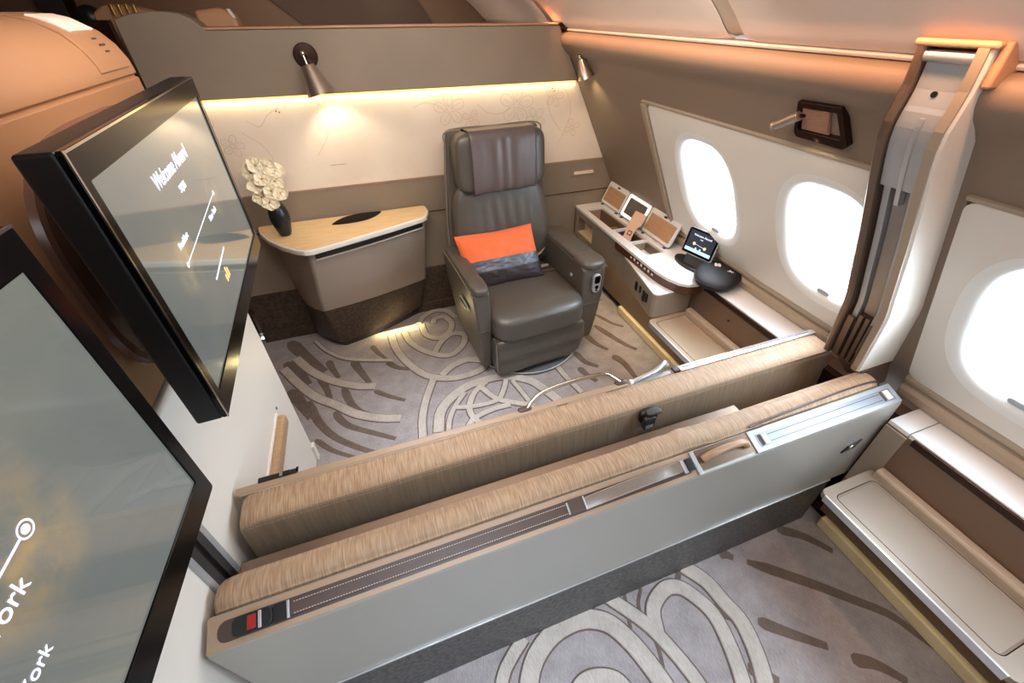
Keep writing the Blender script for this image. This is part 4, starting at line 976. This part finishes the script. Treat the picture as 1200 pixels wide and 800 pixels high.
# headphone case
cs_ = thing('headphone_case', (1.555, 1.40, ZT), 'black zipped headphone case lying half over the console edge beside the tablet', 'case')
def hc(w, q):
    w.x *= 1 + .10 * (w.y / .12); w.z *= .90 if w.z > 0 else 1; w.z -= .006 * (w.y < 0) * abs(w.y / .12)
    return w
hm = Matrix.Rotation(math.radians(-58), 4, 'Z')
cC = (1.548, 1.400, ZT + .0405)
mb = MB(); mb.soft(cC, (.106, .128, .040), 2.6, 26, fn=hc, mtx=hm); mb.build('shell', M['black_soft'], cs_)
mb = MB(); ring = []
for k in range(49):
    a = 2 * PI * k / 48; c_, s_ = math.cos(a), math.sin(a); w = Vector((.1065 * sgn(c_) * abs(c_) ** (2 / 2.6), .1285 * sgn(s_) * abs(s_) ** (2 / 2.6), 0)); w.x *= 1 + .10 * (w.y / .12)
    ring.append(Vector(cC) + hm @ w)
mb.tube(ring, .0028, 0, 6, caps=False); mb.build('zip', M['black'], cs_)
hx = hm @ Vector((0, -1, 0)); hy = Vector((0, 0, 1)).cross(hx)
cx3 = Vector(cC) + Vector((-.02, .02, .0375))
text('logo', '88', .040, tuple(cx3 - hx * .03 + hy * .012 + Vector((0, 0, -.0005))), (.80, -.60, 0), (.60, .80, 0), M['text_lt'], cs_, ext=.003, sx=.8)
mb = MB(); o3 = Vector((1.558, 1.352, ZT + .0800))
for k, (a, b2, r_) in enumerate(((0, 0, .020), (.010, -.006, .016), (.018, .010, .009))):
    pts = [o3 + Vector((a + r_ * math.cos(t_), b2 + r_ * .6 * math.sin(t_), -.25 * ((a + r_) ** 2) )) for t_ in [math.radians(d) for d in range(-50, 100, 25)]]
    mb = MB(); mb.tube(pts, [.0008, .0016, .0022, .0022, .0016, .0008], 0, 5); mb.build('emblem', M['text_lt'], cs_)

# ================================================================ UPRIGHT FOLDED BEDS
X0, X1 = -.512, 1.518
def sp(x, u, h=0.):
    A = Vector((0, .4825, .7005)); B = Vector((0, .541, .7235)); d = B - A; n = Vector((0, -d.z, d.y)).normalized()
    p = A + d * u + n * h; return (x, p.y, p.z)
def strip(mb, x0, x1, u0, u1, h0, h1, mi=0):
    mb.loft([[sp(x, u0, h0), sp(x, u1, h0), sp(x, u1, h1), sp(x, u0, h1)] for x in (x0, x1)], mi)
nb = thing('folding_bed', (.5, .56, .30), 'nearer upright stowed bed with pale grey panel face and long leather belt', 'bed', 'beds stowed upright between the suites')
mb = MB()
prf = [(.479, .305), (.479, .690), (.484, .6995), (.541, .7225), (.548, .718), (.548, .305)]
mb.loft([[(X0 + (.0 if z > .6 else .03), y, z) for y, z in prf], [(X1, y, z) for y, z in prf]])
mb.build('base_panel', M['panel'], nb, bevel=.004)
mb = MB(); mb.box(X0 + .03, X1 - .10, .4755, .479, .300, .306); mb.build('bottom_trim', M['silver'], nb)
mb = MB(); strip(mb, X0 + .001, .695, -.02, 1., -.002, .0015); mb.build('edge_band', M['bedleather'], nb, bevel=.001, label='tan leather band')
mb = MB(); cr_ = lambda g: [(x, u * 16 - 0) for x, u in rrect(-.492 - g, .690 + g, (.17 - g * 16) / 16, (.80 + g * 16) / 16, .018, 6)]
mb.loft([[sp(x, u, .0018) for x, u in cr_(0)], [sp(x, u, .0005) for x, u in cr_(.001)]]); mb.build('belt_channel', M['brown_leather'], nb)
mb = MB(); strip(mb, -.352, .305, .27, .70, .002, .0055); bs = mb.build('belt', M['brown_leather'], nb, bevel=.001, label='dark brown stitched belt')
mb = MB()
for k in range(110):
    x = -.345 + k * .0059
    if x > .30: break
    strip(mb, x, x + .0036, .30, .325, .005, .0062); strip(mb, x, x + .0036, .645, .67, .005, .0062)
mb.build('stitching', M['stitch'], bs, smooth=False)
mb = MB(); mb.loft([[sp(x, u * 16, h) for x, u in rrect(-.462, -.385, .20 / 16, .78 / 16, .012, 4)] for h in (.002, .012)]); bk = mb.build('buckle', M['black'], nb, bevel=.002, label='black buckle with red release')
mb = MB(); strip(mb, -.432, -.415, .28, .70, .012, .015); mb.build('release_button', M['red'], bk, bevel=.001)
mb = MB(); strip(mb, -.411, -.405, .24, .74, .012, .016); mb.build('buckle_bar', M['silver'], bk, bevel=.001)
mb = MB(); strip(mb, -.385, -.358, .22, .76, .002, .008); strip(mb, -.358, -.353, .22, .76, .004, .009, 1); mb.build('belt_end', [M['black'], M['silver']], nb, bevel=.0008)
mb = MB(); strip(mb, .303, .308, .25, .72, .003, .010, 1); strip(mb, .308, .350, .20, .78, .002, .012); strip(mb, .350, .354, .22, .76, .003, .012, 1); mb.build('belt_keeper', [M['brown_leather'], M['silver']], nb, bevel=.001)
mb = MB(); rings = []
for k in range(17):
    u = k / 16; x = .354 + (.655 - .354) * u; h = .003 + .022 * math.sin(PI * min(1, u * 1.1)) ** .8 if u < .91 else .006
    uc = .45 + .10 * u
    rings.append([sp(x, uc - .25, h), sp(x, uc + .25, h), sp(x, uc + .22, h + .004), sp(x, uc, h + .006), sp(x, uc - .22, h + .004)])
mb.loft(rings); hs = mb.build('strap_handle', M['strap_gloss'], nb, label='arched glossy strap handle')
mb = MB()
for k in range(50):
    i = k / 50 * 15.4; a = int(i); f = i - a; 
    for e in (3, 4) if False else (2, 4):
        p = Vector(rings[a][e]).lerp(Vector(rings[min(a + 1, 16)][e]), f); mb.obox(p + Vector((0, 0, .0006)), (.0018, 0, 0), (0, .0005, 0), (0, 0, .0004))
mb.build('stitching', M['stitch'], hs, smooth=False)
mb = MB(); strip(mb, .655, .668, .22, .80, .002, .012, 1); strip(mb, .668, .690, .24, .78, .002, .015); mb.build('strap_anchor', [M['black'], M['silver']], nb, bevel=.0015)
mb = MB(); strip(mb, .697, .712, -.04, 1.02, -.002, .006); mb.build('end_rib', M['silver_p'], nb, bevel=.002)
mb = MB(); strip(mb, .715, .905, .10, 1.0, -.001, .0015); mb.build('grip_recess', M['metal_br'], nb)
mb = MB(); gp_ = crom([sp(.728, .55, .004), sp(.75, .60, .016), (.80, sp(0, .66, .020)[1], sp(0, .66, .020)[2]), sp(.855, .66, .018), sp(.878, .58, .012), sp(.884, .45, .004)], 5)
mb.tube(gp_, .0105, 0, 12); mb.build('grip', M['woodend'], nb, label='curved wooden grip')
mb = MB(); strip(mb, .905, 1.512, -.02, 1.02, -.002, .005); pl_ = mb.build('metal_plate', M['plate'], nb, bevel=.002, label='silver plate with belt slot at the window end')
mb = MB(); strip(mb, .925, 1.495, .16, .80, .0048, .0058); mb.build('belt_slot', M['slot'], pl_, bevel=.0005)
mb = MB(); strip(mb, .955, 1.44, .30, .33, .0058, .0064); strip(mb, .955, 1.44, .62, .65, .0058, .0064); strip(mb, .932, .940, .22, .74, .0058, .0075); strip(mb, 1.446, 1.454, .22, .74, .0058, .0075); mb.build('slot_dark_line', M['dkgrey'], pl_)  # dark grey lines bounding the belt slot
mb = MB(); strip(mb, .941, .960, .24, .72, .0058, .013); mb.build('clip', M['edge_w'], pl_, bevel=.002)
mb = MB(); strip(mb, 1.455, 1.478, .24, .72, .0058, .013); mb.build('clip', M['edge_w'], pl_, bevel=.002)
mb = MB(); mb.prism([(1.352, .500), (1.372, .530), (1.428, .545), (1.408, .512)], 'y', .474, .480); lt = mb.build('latch', M['black'], nb, bevel=.001, label='black latch on the grey panel')
mb = MB(); mb.soft((1.39, .473, .523), (.016, .004, .010), 2.5, 8); mb.build('latch_knob', M['chrome'], lt)
def mattress(prf, x0, x1, name, parent, m_, amp, axis_mats=None, seed=0, endr=.03):
    """profile (y,z) swept along x with soft ends and puckers"""
    mb = MB(); n = 150; cyy = sum(p[0] for p in prf) / len(prf); czz = sum(p[1] for p in prf) / len(prf); rings = []
    c = crom([(0, y, z) for y, z in prf] + [(0, prf[0][0], prf[0][1])], 4)[:-1]
    for i in range(n + 1):
        x = x0 + (x1 - x0) * i / n; e = min(x - x0, x1 - x) / endr; k = 1. if e >= 1 else max(.0, 1 - (1 - e) ** 2) ** .5 * .12 + .88
        rg = []
        for p in c:
            d = noise.noise(Vector((x * 30, p.y * 14, p.z * 6 + seed))) * .6 + noise.noise(Vector((x * 9, p.y * 9, p.z * 9 + seed)))
            a_ = amp(x, p.y, p.z)
            rg.append((x, cyy + (p.y - cyy) * k + d * a_, czz + (p.z - czz) * k + d * a_))
        rings.append(rg)
    mb.loft(rings); o = mb.build(name, m_, parent)
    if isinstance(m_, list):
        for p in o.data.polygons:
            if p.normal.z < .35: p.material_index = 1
    return o
def ampn(x, y, z):
    return (.0005 + .0038 * math.exp(-((x - .72) / .18) ** 2)) if z > .6 else .0004
mattress([(.552, .34), (.550, .55), (.550, .700), (.556, .722), (.570, .734), (.592, .736), (.612, .728), (.624, .705), (.628, .55), (.626, .34)], -.506, 1.500, 'mattress', nb, M['fabric'], ampn, endr=.05)
mb = MB(); mb.tube(crom([(.93, .552, .728), (1.1, .556, .736), (1.3, .56, .739), (1.44, .56, .736), (1.49, .556, .728)], 6), .0032, 0, 8); mb.build('mattress_flap', M['brown_leather'], nb, label='dark plum seam gap between mattress and plate')

fbd = thing('folding_bed', (.5, .80, .30), 'farther of the two beds stowed upright, facing the armchair with a silver tube handle on its rail', 'bed', 'beds stowed upright between the suites')
fbd['label'] = 'farther upright stowed bed facing the armchair, with bent tube handle on its rail'
FX1 = 1.560
mb = MB(); mb.prism([(.846, .305), (.846, .700), (.850, .706), (.868, .706), (.872, .700), (.872, .305)], 'x', X0, FX1); mb.build('base_panel', M['panel'], fbd, bevel=.002)
mb = MB(); mb.prism([(.845, .704), (.847, .711), (.868, .713), (.873, .706), (.873, .69), (.845, .69)], 'x', X0 - .002, .69); mb.build('edge_band', M['bedleather'], fbd, bevel=.003, label='tan leather band')
mb = MB(); mb.tube([(X0 + .01, .8445, .708), (.42, .8445, .708)], .0028, 0, 6); mb.tube([(.46, .8445, .708), (.60, .8445, .708)], .0028, 0, 6); mb.build('edge_piping', M['sill'], fbd)
mb = MB(); hp = crom([(.322, .868, .708), (.345, .878, .722), (.39, .893, .738), (.47, .902, .742), (.58, .902, .742), (.63, .893, .736), (.668, .872, .712)], 6)
mb.tube(hp, .0075, 0, 12); mb.build('tube_handle', M['chrome'], fbd, label='bent polished tube handle')
for x in (.318, .672):
    mb = MB(); mb.soft((x, .868, .710), (.024, .012, .007), 3, 8); mb.build('handle_mount', M['brown_leather'], fbd)
mb = MB(); mb.tube([(.700, .858, .708), (.712, .858, .708)], .0115, 0, 16); mb.build('collar', M['edge_w'], fbd, bevel=.001)
mb = MB(); hp = crom([(.716, .860, .706), (.76, .862, .716), (.81, .868, .722), (.845, .880, .726), (.866, .892, .722), (.874, .888, .708)], 6); mb.tube(hp, [.008] * 10 + [.009] * (len(hp) - 10), 0, 12, flat=1.1); mb.build('curved_handle', M['silver'], fbd, label='pale curved end handle')
mb = MB(); mb.prism([(.846, .70), (.848, .716), (.870, .716), (.873, .70)], 'x', .880, .905); mb.build('end_block', M['brown_leather'], fbd, bevel=.002)
mb = MB(); mb.prism([(.846, .70), (.846, .711), (.858, .714), (.874, .709), (.874, .69)], 'x', .906, FX1 - .01); mb.build('metal_rail', M['silver'], fbd, bevel=.002, label='long silver rail')
mb = MB(); mb.box(.92, FX1 - .03, .8745, .8755, .695, .70); mb.box(.92, FX1 - .04, .857, .859, .7135, .7150); mb.build('rail_groove', M['purple'], fbd)
mb = MB(); mb.obox((-.41, .874, .712), (.05, 0, 0), (0, .008, 0), (0, 0, .004)); mb.obox((-.39, .874, .717), (.012, 0, 0), (0, .006, 0), (0, 0, .003)); mb.build('strap_clip', M['black'], fbd, bevel=.002, label='black strap clip near the closet')
mb = MB(); mb.obox((-.40, .874, .7205), (.004, 0, 0), (0, .009, 0), (0, 0, .001)); mb.obox((-.36, .874, .717), (.003, 0, 0), (0, .009, 0), (0, 0, .001)); mb.build('clip_bar', M['chrome'], fbd)
def ampf(x, y, z):
    return .0004 + .006 * math.exp(-((x - .72) / .05) ** 2) * (1 if y < .78 else .2)
mattress([(.722, .34), (.735, .50), (.748, .66), (.753, .690), (.760, .702), (.775, .709), (.80, .712), (.83, .710), (.842, .700), (.843, .55), (.843, .34)], -.496, 1.545, 'mattress', fbd, [M['fabric'], M['fabric_side']], ampf, seed=4, endr=.05)
mb = MB(); mb.tube(crom([(-.47, .7555, .7015), (.2, .7555, .7025), (.66, .7555, .7015), (.75, .7555, .7015), (1.2, .7555, .7025), (1.52, .7565, .7005)], 5), .0016, 0, 6); mb.build('mattress_seam', M['fabric_side'], fbd)
mb = MB(); mb.soft((.705, .738, .672), (.035, .012, .026), 4, 10); pk = mb.build('belt_pocket', M['black'], fbd, label='dark belt pocket in the mattress side')
mb = MB(); mb.soft((.700, .722, .655), (.022, .010, .028), 5, 10); mb.soft((.715, .728, .694), (.028, .012, .006), 4, 8); mb.build('belt_buckle', M['dkgrey'], pk, bevel=0)
mb = MB()
for k in range(3): mb.box(.684, .712, .7108, .7125, .638 + k * .006, .641 + k * .006)
mb.build('buckle_rib', M['silver_p'], pk, smooth=False)

ds = MB(); ds.box(-.495, 1.02, .640, .688, .30, .655)
solo(ds.build('divider_screen', M['metal_br'], bevel=.003), 'lowered bronze divider screen sunk between the two upright beds', 'divider')
sk2 = MB(); sk2.box(X0 + .005, 1.44, .484, .866, 0, .300); struct(sk2, 'baseboard_front', M['plinth_g'], bevel=.003)
po = MB(); po.box(1.562, 1.66, .474, .884, 0, .60); struct(po, 'trim_47', M['metal_br'], smooth=False)
po = MB(); po.box(1.44, 1.49, .52, .86, 0, .298); struct(po, 'trim_48', M['bronze'], smooth=False)
# lower foot of the guide pillar behind the mattresses
po = MB(); po.prism([(1.46, .742), (1.60, .742), (1.655, .63), (1.57, .63)], 'y', .60, .70); struct(po, 'trim_49', M['metal_br'], bevel=.003)

# ================================================================ LAMPS AND SWITCHES
def wall_lamp(base_c, nrm, disc_r, knee, shade_top, shade_dir, L_, r0, r1, label, k=1.):
    t = thing('reading_lamp', base_c, label, 'lamp', None)
    mb = MB(); mb.lathe([(disc_r, 0), (disc_r, .006), (disc_r * .92, .012), (.001, .014)], base_c, 0, 40, d=nrm); mb.build('backplate', M['bronze'], t, label='dark bronze round backplate')
    mb = MB(); b0 = Vector(base_c) + Vector(nrm).normalized() * .012
    mb.tube([b0, Vector(knee)], .008 * k, 0, 12); mb.tube([Vector(knee), Vector(shade_top)], .006 * k, 0, 12); mb.soft(knee, (.011 * k,) * 3, 2, 8)
    mb.build('swivel_arm', M['chrome'], t)
    mb = MB(); mb.lathe([(.001, 0), (r0 * .8, 0), (r0, .004), (r1, L_), (r1 * .93, L_), (r0 * .85, .02), (.001, .02)], shade_top, 0, 40, d=shade_dir); mb.build('lamp_shade', M['lampcone'], t)
    mb = MB(); c = Vector(shade_top) + Vector(shade_dir).normalized() * (L_ * .55); mb.soft(c, (r1 * .5,) * 3, 2, 8); mb.build('bulb', M['lampglow'], t)
    return t
wall_lamp((-.170, YB - .030, 1.576), (0, -1, 0), .054, (-.178, YB - .075, 1.590), (-.170, YB - .085, 1.545), (.24, -.12, -1), .128, .030, .066, 'conical brushed metal reading lamp on round bronze plate, above the side cabinet')
tl_ = Vector((1.222, 2.40, 1.553)); 
wall_lamp(tuple(tl_), (-.9, 0, -.44), .034, (1.19, 2.395, 1.548), (1.196, 2.385, 1.535), (.20, -.10, -.6), .094, .019, .044, 'small chrome reading lamp on the leaning sidewall in the far corner', .8)
# square lamp on the sidewall
def wq(y, z, d): t_ = (z - .73) / TD.z; return wp(y, t_, -d)
q4 = thing('vanity_lamp', wq(.925, 1.50, 0.), 'bronze framed square sidewall lamp with ribbed copper face and swivelling metal spotlight', 'lamp')
oq = [(1.000, 1.545), (.862, 1.550), (.838, 1.452), (.848, 1.442), (1.004, 1.444), (1.014, 1.455)]
iq = [(.988, 1.530), (.875, 1.533), (.858, 1.470), (.862, 1.467), (.998, 1.466), (1.001, 1.470)]
mb = MB(); mb.loft([[wq(y, z, d) for y, z in q] for q, d in ((oq, 0), (oq, .022), (iq, .022), (iq, .004))], 0, caps=False); mb.build('frame', M['bronze'], q4, bevel=.003)
mb = MB(); mb.loft([[wq(y, z, d) for y, z in iq] for d in (.001, .005)]); mb.build('backplate', M['band'], q4, smooth=False)
mb = MB()
for k in range(15):
    z0 = 1.468 + k * .0042; u = k / 15
    mb.obox(Vector(wq(.948 - .004 * u, z0 + .002, .012)), Vector((0, .043, 0)), TD * .0013, TN * .004)
mb.obox(Vector(wq(.947, 1.498, .010)), Vector((0, .044, 0)), TD * .036, TN * .003)
mb.build('ribbed_diffuser', M['grille'], q4, smooth=False)
mb = MB(); A = Vector(wq(.985, 1.513, .030)); B = Vector(wq(1.060, 1.478, .045)); mb.tube([A, B], .0135, 0, 24); dd = (B - A).normalized(); mb.tube([B - dd * .001, B + dd * .006], .0155, 0, 24)
mb.build('spotlight', M['lampcone'], q4, bevel=.001); mb = MB(); mb.tube([A, Vector(wq(.978, 1.50, .0))], .005, 0, 10); mb.build('swivel_arm', M['bronze'], q4)
# wall switch at the back
t = thing('switch_panel', (1.375, YB - .006, .86), 'framed slim switch on the back partition right of the armchair', 'switch')
mb = MB(); mb.prism(rrect(1.285, 1.465, .832, .912, .010, 4), 'y', YB - .006, YB); mb.build('plate', M['taupe'], t, bevel=.002)
mb = MB(); mb.prism(rrect(1.305, 1.452, .848, .868, .008, 4), 'y', YB - .016, YB - .005); mb.build('rocker', M['ceil'], t, bevel=.003, label='pale rocker bar')
mb = MB(); mb.prism(rrect(1.435, 1.440, .852, .864, .002, 2), 'y', YB - .0175, YB - .015); mb.build('indicator', M['text_lt'], t)
# small print on the cream panel
t = text('printed_notice', 'CAUTION NO SMOKING', .0075, (-.150, YB - .0075, 1.060), (1, 0, 0), (0, 0, 1), M['text_dk'], None, ext=.0002)
t['kind'] = 'structure'
# LED strip in the cove
mb = MB(); mb.box(-.95, wx(1.41) - .02, YB - .022, YB - .012, 1.404, 1.409)
t = mb.build('cove_light', M['led'], smooth=False); solo(t, 'warm light strip glowing under the padded top of the back partition', 'light')
# neighbouring cabin: shoulder pad with switch and gilt seat top
t = thing('shoulder_pad', (-.50, 2.78, 0), 'tan rounded pad with tiny pale switch standing just over the back partition', 'pad')
mb = MB(); mb.prism([(-.60, 0), (-.60, 1.752), (-.50, 1.762), (-.455, 1.752), (-.432, 1.715), (-.425, 0)], 'y', 2.72, 2.86); mb.build('pad', M['tan'], t, bevel=.02, seg=4)
mb = MB(); mb.prism([(-.462, 1.757), (-.448, 1.757), (-.432, 1.722), (-.446, 1.722)], 'y', 2.712, 2.722); mb.build('rocker', M['text_lt'], t, bevel=.001)
t = thing('cabin_seat', (-1.05, 3.0, 0), 'gilt ribbed seat top of the neighbouring cabin beyond the back partition', 'seat')
mb = MB(); mb.prism([(-1.12, 0), (-1.09, 1.735), (-1.02, 1.775), (-.93, 1.775), (-.80, 1.74), (-.80, 0)], 'y', 3.0, 3.12); mb.build('shell', M['tan'], t, bevel=.015)
for k in range(4):
    mb = MB(); mb.obox((-.985 + k * .03, 2.992, 1.755), (.006, 0, 0), (0, .008, 0), (0, 0, .022)); mb.build('gilt_rib', M['gold'], t, bevel=.003)
mb = MB(); mb.soft((-1.10, 3.04, 1.725), (.05, .05, .05), 2.2, 12); mb.build('headrest', M['black'], t)

# ================================================================ LIGHT
w = bpy.data.worlds.new('daylight'); S.world = w; w.use_nodes = True
w.node_tree.nodes['Background'].inputs['Color'].default_value = (.86, .93, 1, 1); w.node_tree.nodes['Background'].inputs['Strength'].default_value = WORLD
def area(name, loc, aim, sx, sy, power, col, spread=PI):
    l = bpy.data.lights.new(name, 'AREA'); l.shape = 'RECTANGLE'; l.size = sx; l.size_y = sy; l.energy = power; l.color = col; l.spread = spread
    o = bpy.data.objects.new(name, l); COL.objects.link(o); o.location = loc
    o.rotation_euler = (Vector(aim) - Vector(loc)).to_track_quat('-Z', 'Y').to_euler(); return o
for i, c in enumerate(WIN):
    p = Vector(wp(c, TC, .16)); o = area('window_daylight_%d' % (i + 1), p, p - TN, .34, .50, WINP, (.70, .85, 1.0))
area('near_floor_fill', (.0, -.35, 2.04), (.12, -.05, 0), .5, .4, NEARP, (.70, .83, 1.0), math.radians(62))  # unseen cool fill, added to brighten the near floor
area('mid_floor_fill', (.05, 1.20, 2.03), (.10, 1.32, 0), .3, .2, MIDP, (.74, .85, 1.0), math.radians(46))  # added narrow fill that makes the cool patch on the middle floor
area('near_suite_fill', (.3, -.5, 2.02), (.5, -.2, 0), 1.6, 1.2, WASH, (.90, .94, 1.0))  # broad fill added over the near suite, not a cabin fixture
area('ceiling_fill', (-.1, 1.0, 1.95), (1.0, 1.0, 1.9), 3.4, .10, UPL, (1.0, .88, .80))  # invented lamp that brightens the curved ceiling panels
area('far_suite_fill', (.35, 1.35, 2.03), (.2, 2.35, .4), 1.5, .8, FARP, (1.0, .90, .80))  # warm fill added for the back wall and armchair area
area('mood_light_window', (1.085, 1.2, 1.738), (1.150, 1.2, 1.60), 3.4, .015, MOODW, (1.0, .48, .24), math.radians(80))
area('mood_light_closet', (-.25, .9, 2.02), (-.60, .9, 1.5), 2.4, .12, MOODC, (1.0, .50, .24))
area('neighbour_cabin_fill', (.1, 3.3, 1.98), (.1, 3.9, 1.2), 1.6, .4, 9, (1.0, .74, .56))  # added lamp that lifts the unlit space beyond the partition
area('neighbour_ceiling_fill', (.2, 3.4, 1.93), (1.0, 3.4, 1.9), 1.4, .10, 2.2, (1.0, .84, .72))  # extra lamp added to warm the ceiling beyond the partition
area('cove_led', (.22, YB - .02, 1.402), (.22, YB - .03, 0), 2.1, .012, COVE, (1.0, .78, .40))
area('cabinet_foot_led', (-.13, 2.43, .034), (-.12, 2.30, 0), .50, .012, FOOT, (1.0, .78, .38)).rotation_euler[2] += 0
area('console_foot_led_far', (1.40, 1.95, .40), (1.38, 1.95, 0), .9, .05, 2.0, (1.0, .82, .52))
area('console_foot_led_near', (1.40, .1, .385), (1.45, .1, 0), .55, .04, .30, (1.0, .82, .56))
def spot(name, loc, aim, power, col, ang, blend=.6, r=.01):
    l = bpy.data.lights.new(name, 'SPOT'); l.energy = power; l.color = col; l.spot_size = math.radians(ang); l.spot_blend = blend; l.shadow_soft_size = r
    o = bpy.data.objects.new(name, l); COL.objects.link(o); o.location = loc; o.rotation_euler = (Vector(aim) - Vector(loc)).to_track_quat('-Z', 'Y').to_euler()
spot('reading_lamp_beam', (-.135, YB - .125, 1.42), (-.02, YB - .02, .8), 3.0, (1.0, .84, .58), 110)
spot('corner_lamp_beam', (1.215, 2.37, 1.455), (1.34, 2.34, 1.0), 1.6, (1.0, .80, .45), 110)
spot('square_lamp_beam', wq(.93, 1.455, .02), wq(.92, 1.2, .01), .5, (1.0, .84, .5), 120)

# ================================================================ CAMERA
cd = bpy.data.cameras.new('camera'); cam = bpy.data.objects.new('camera', cd); COL.objects.link(cam)
Rw = ((0.94043898, -0.20492056, 0.27126018), (-0.33995005, -0.56001433, 0.75552493), (-0.002913, -0.80274001, -0.59632206))
cam.matrix_world = Matrix([[Rw[i][0], -Rw[i][1], -Rw[i][2], (0, 0, 1.75)[i]] for i in range(3)] + [[0, 0, 0, 1]])
cd.sensor_width = 36; cd.lens = 14.7745; cd.shift_x = -.010495; cd.shift_y = -.019132
cd.clip_start = .02
S.camera = cam
S.view_settings.view_transform = 'Standard'; S.view_settings.look = 'None'; S.view_settings.gamma = 1; S.view_settings.exposure = EXPO
S.view_settings.use_curve_mapping = False
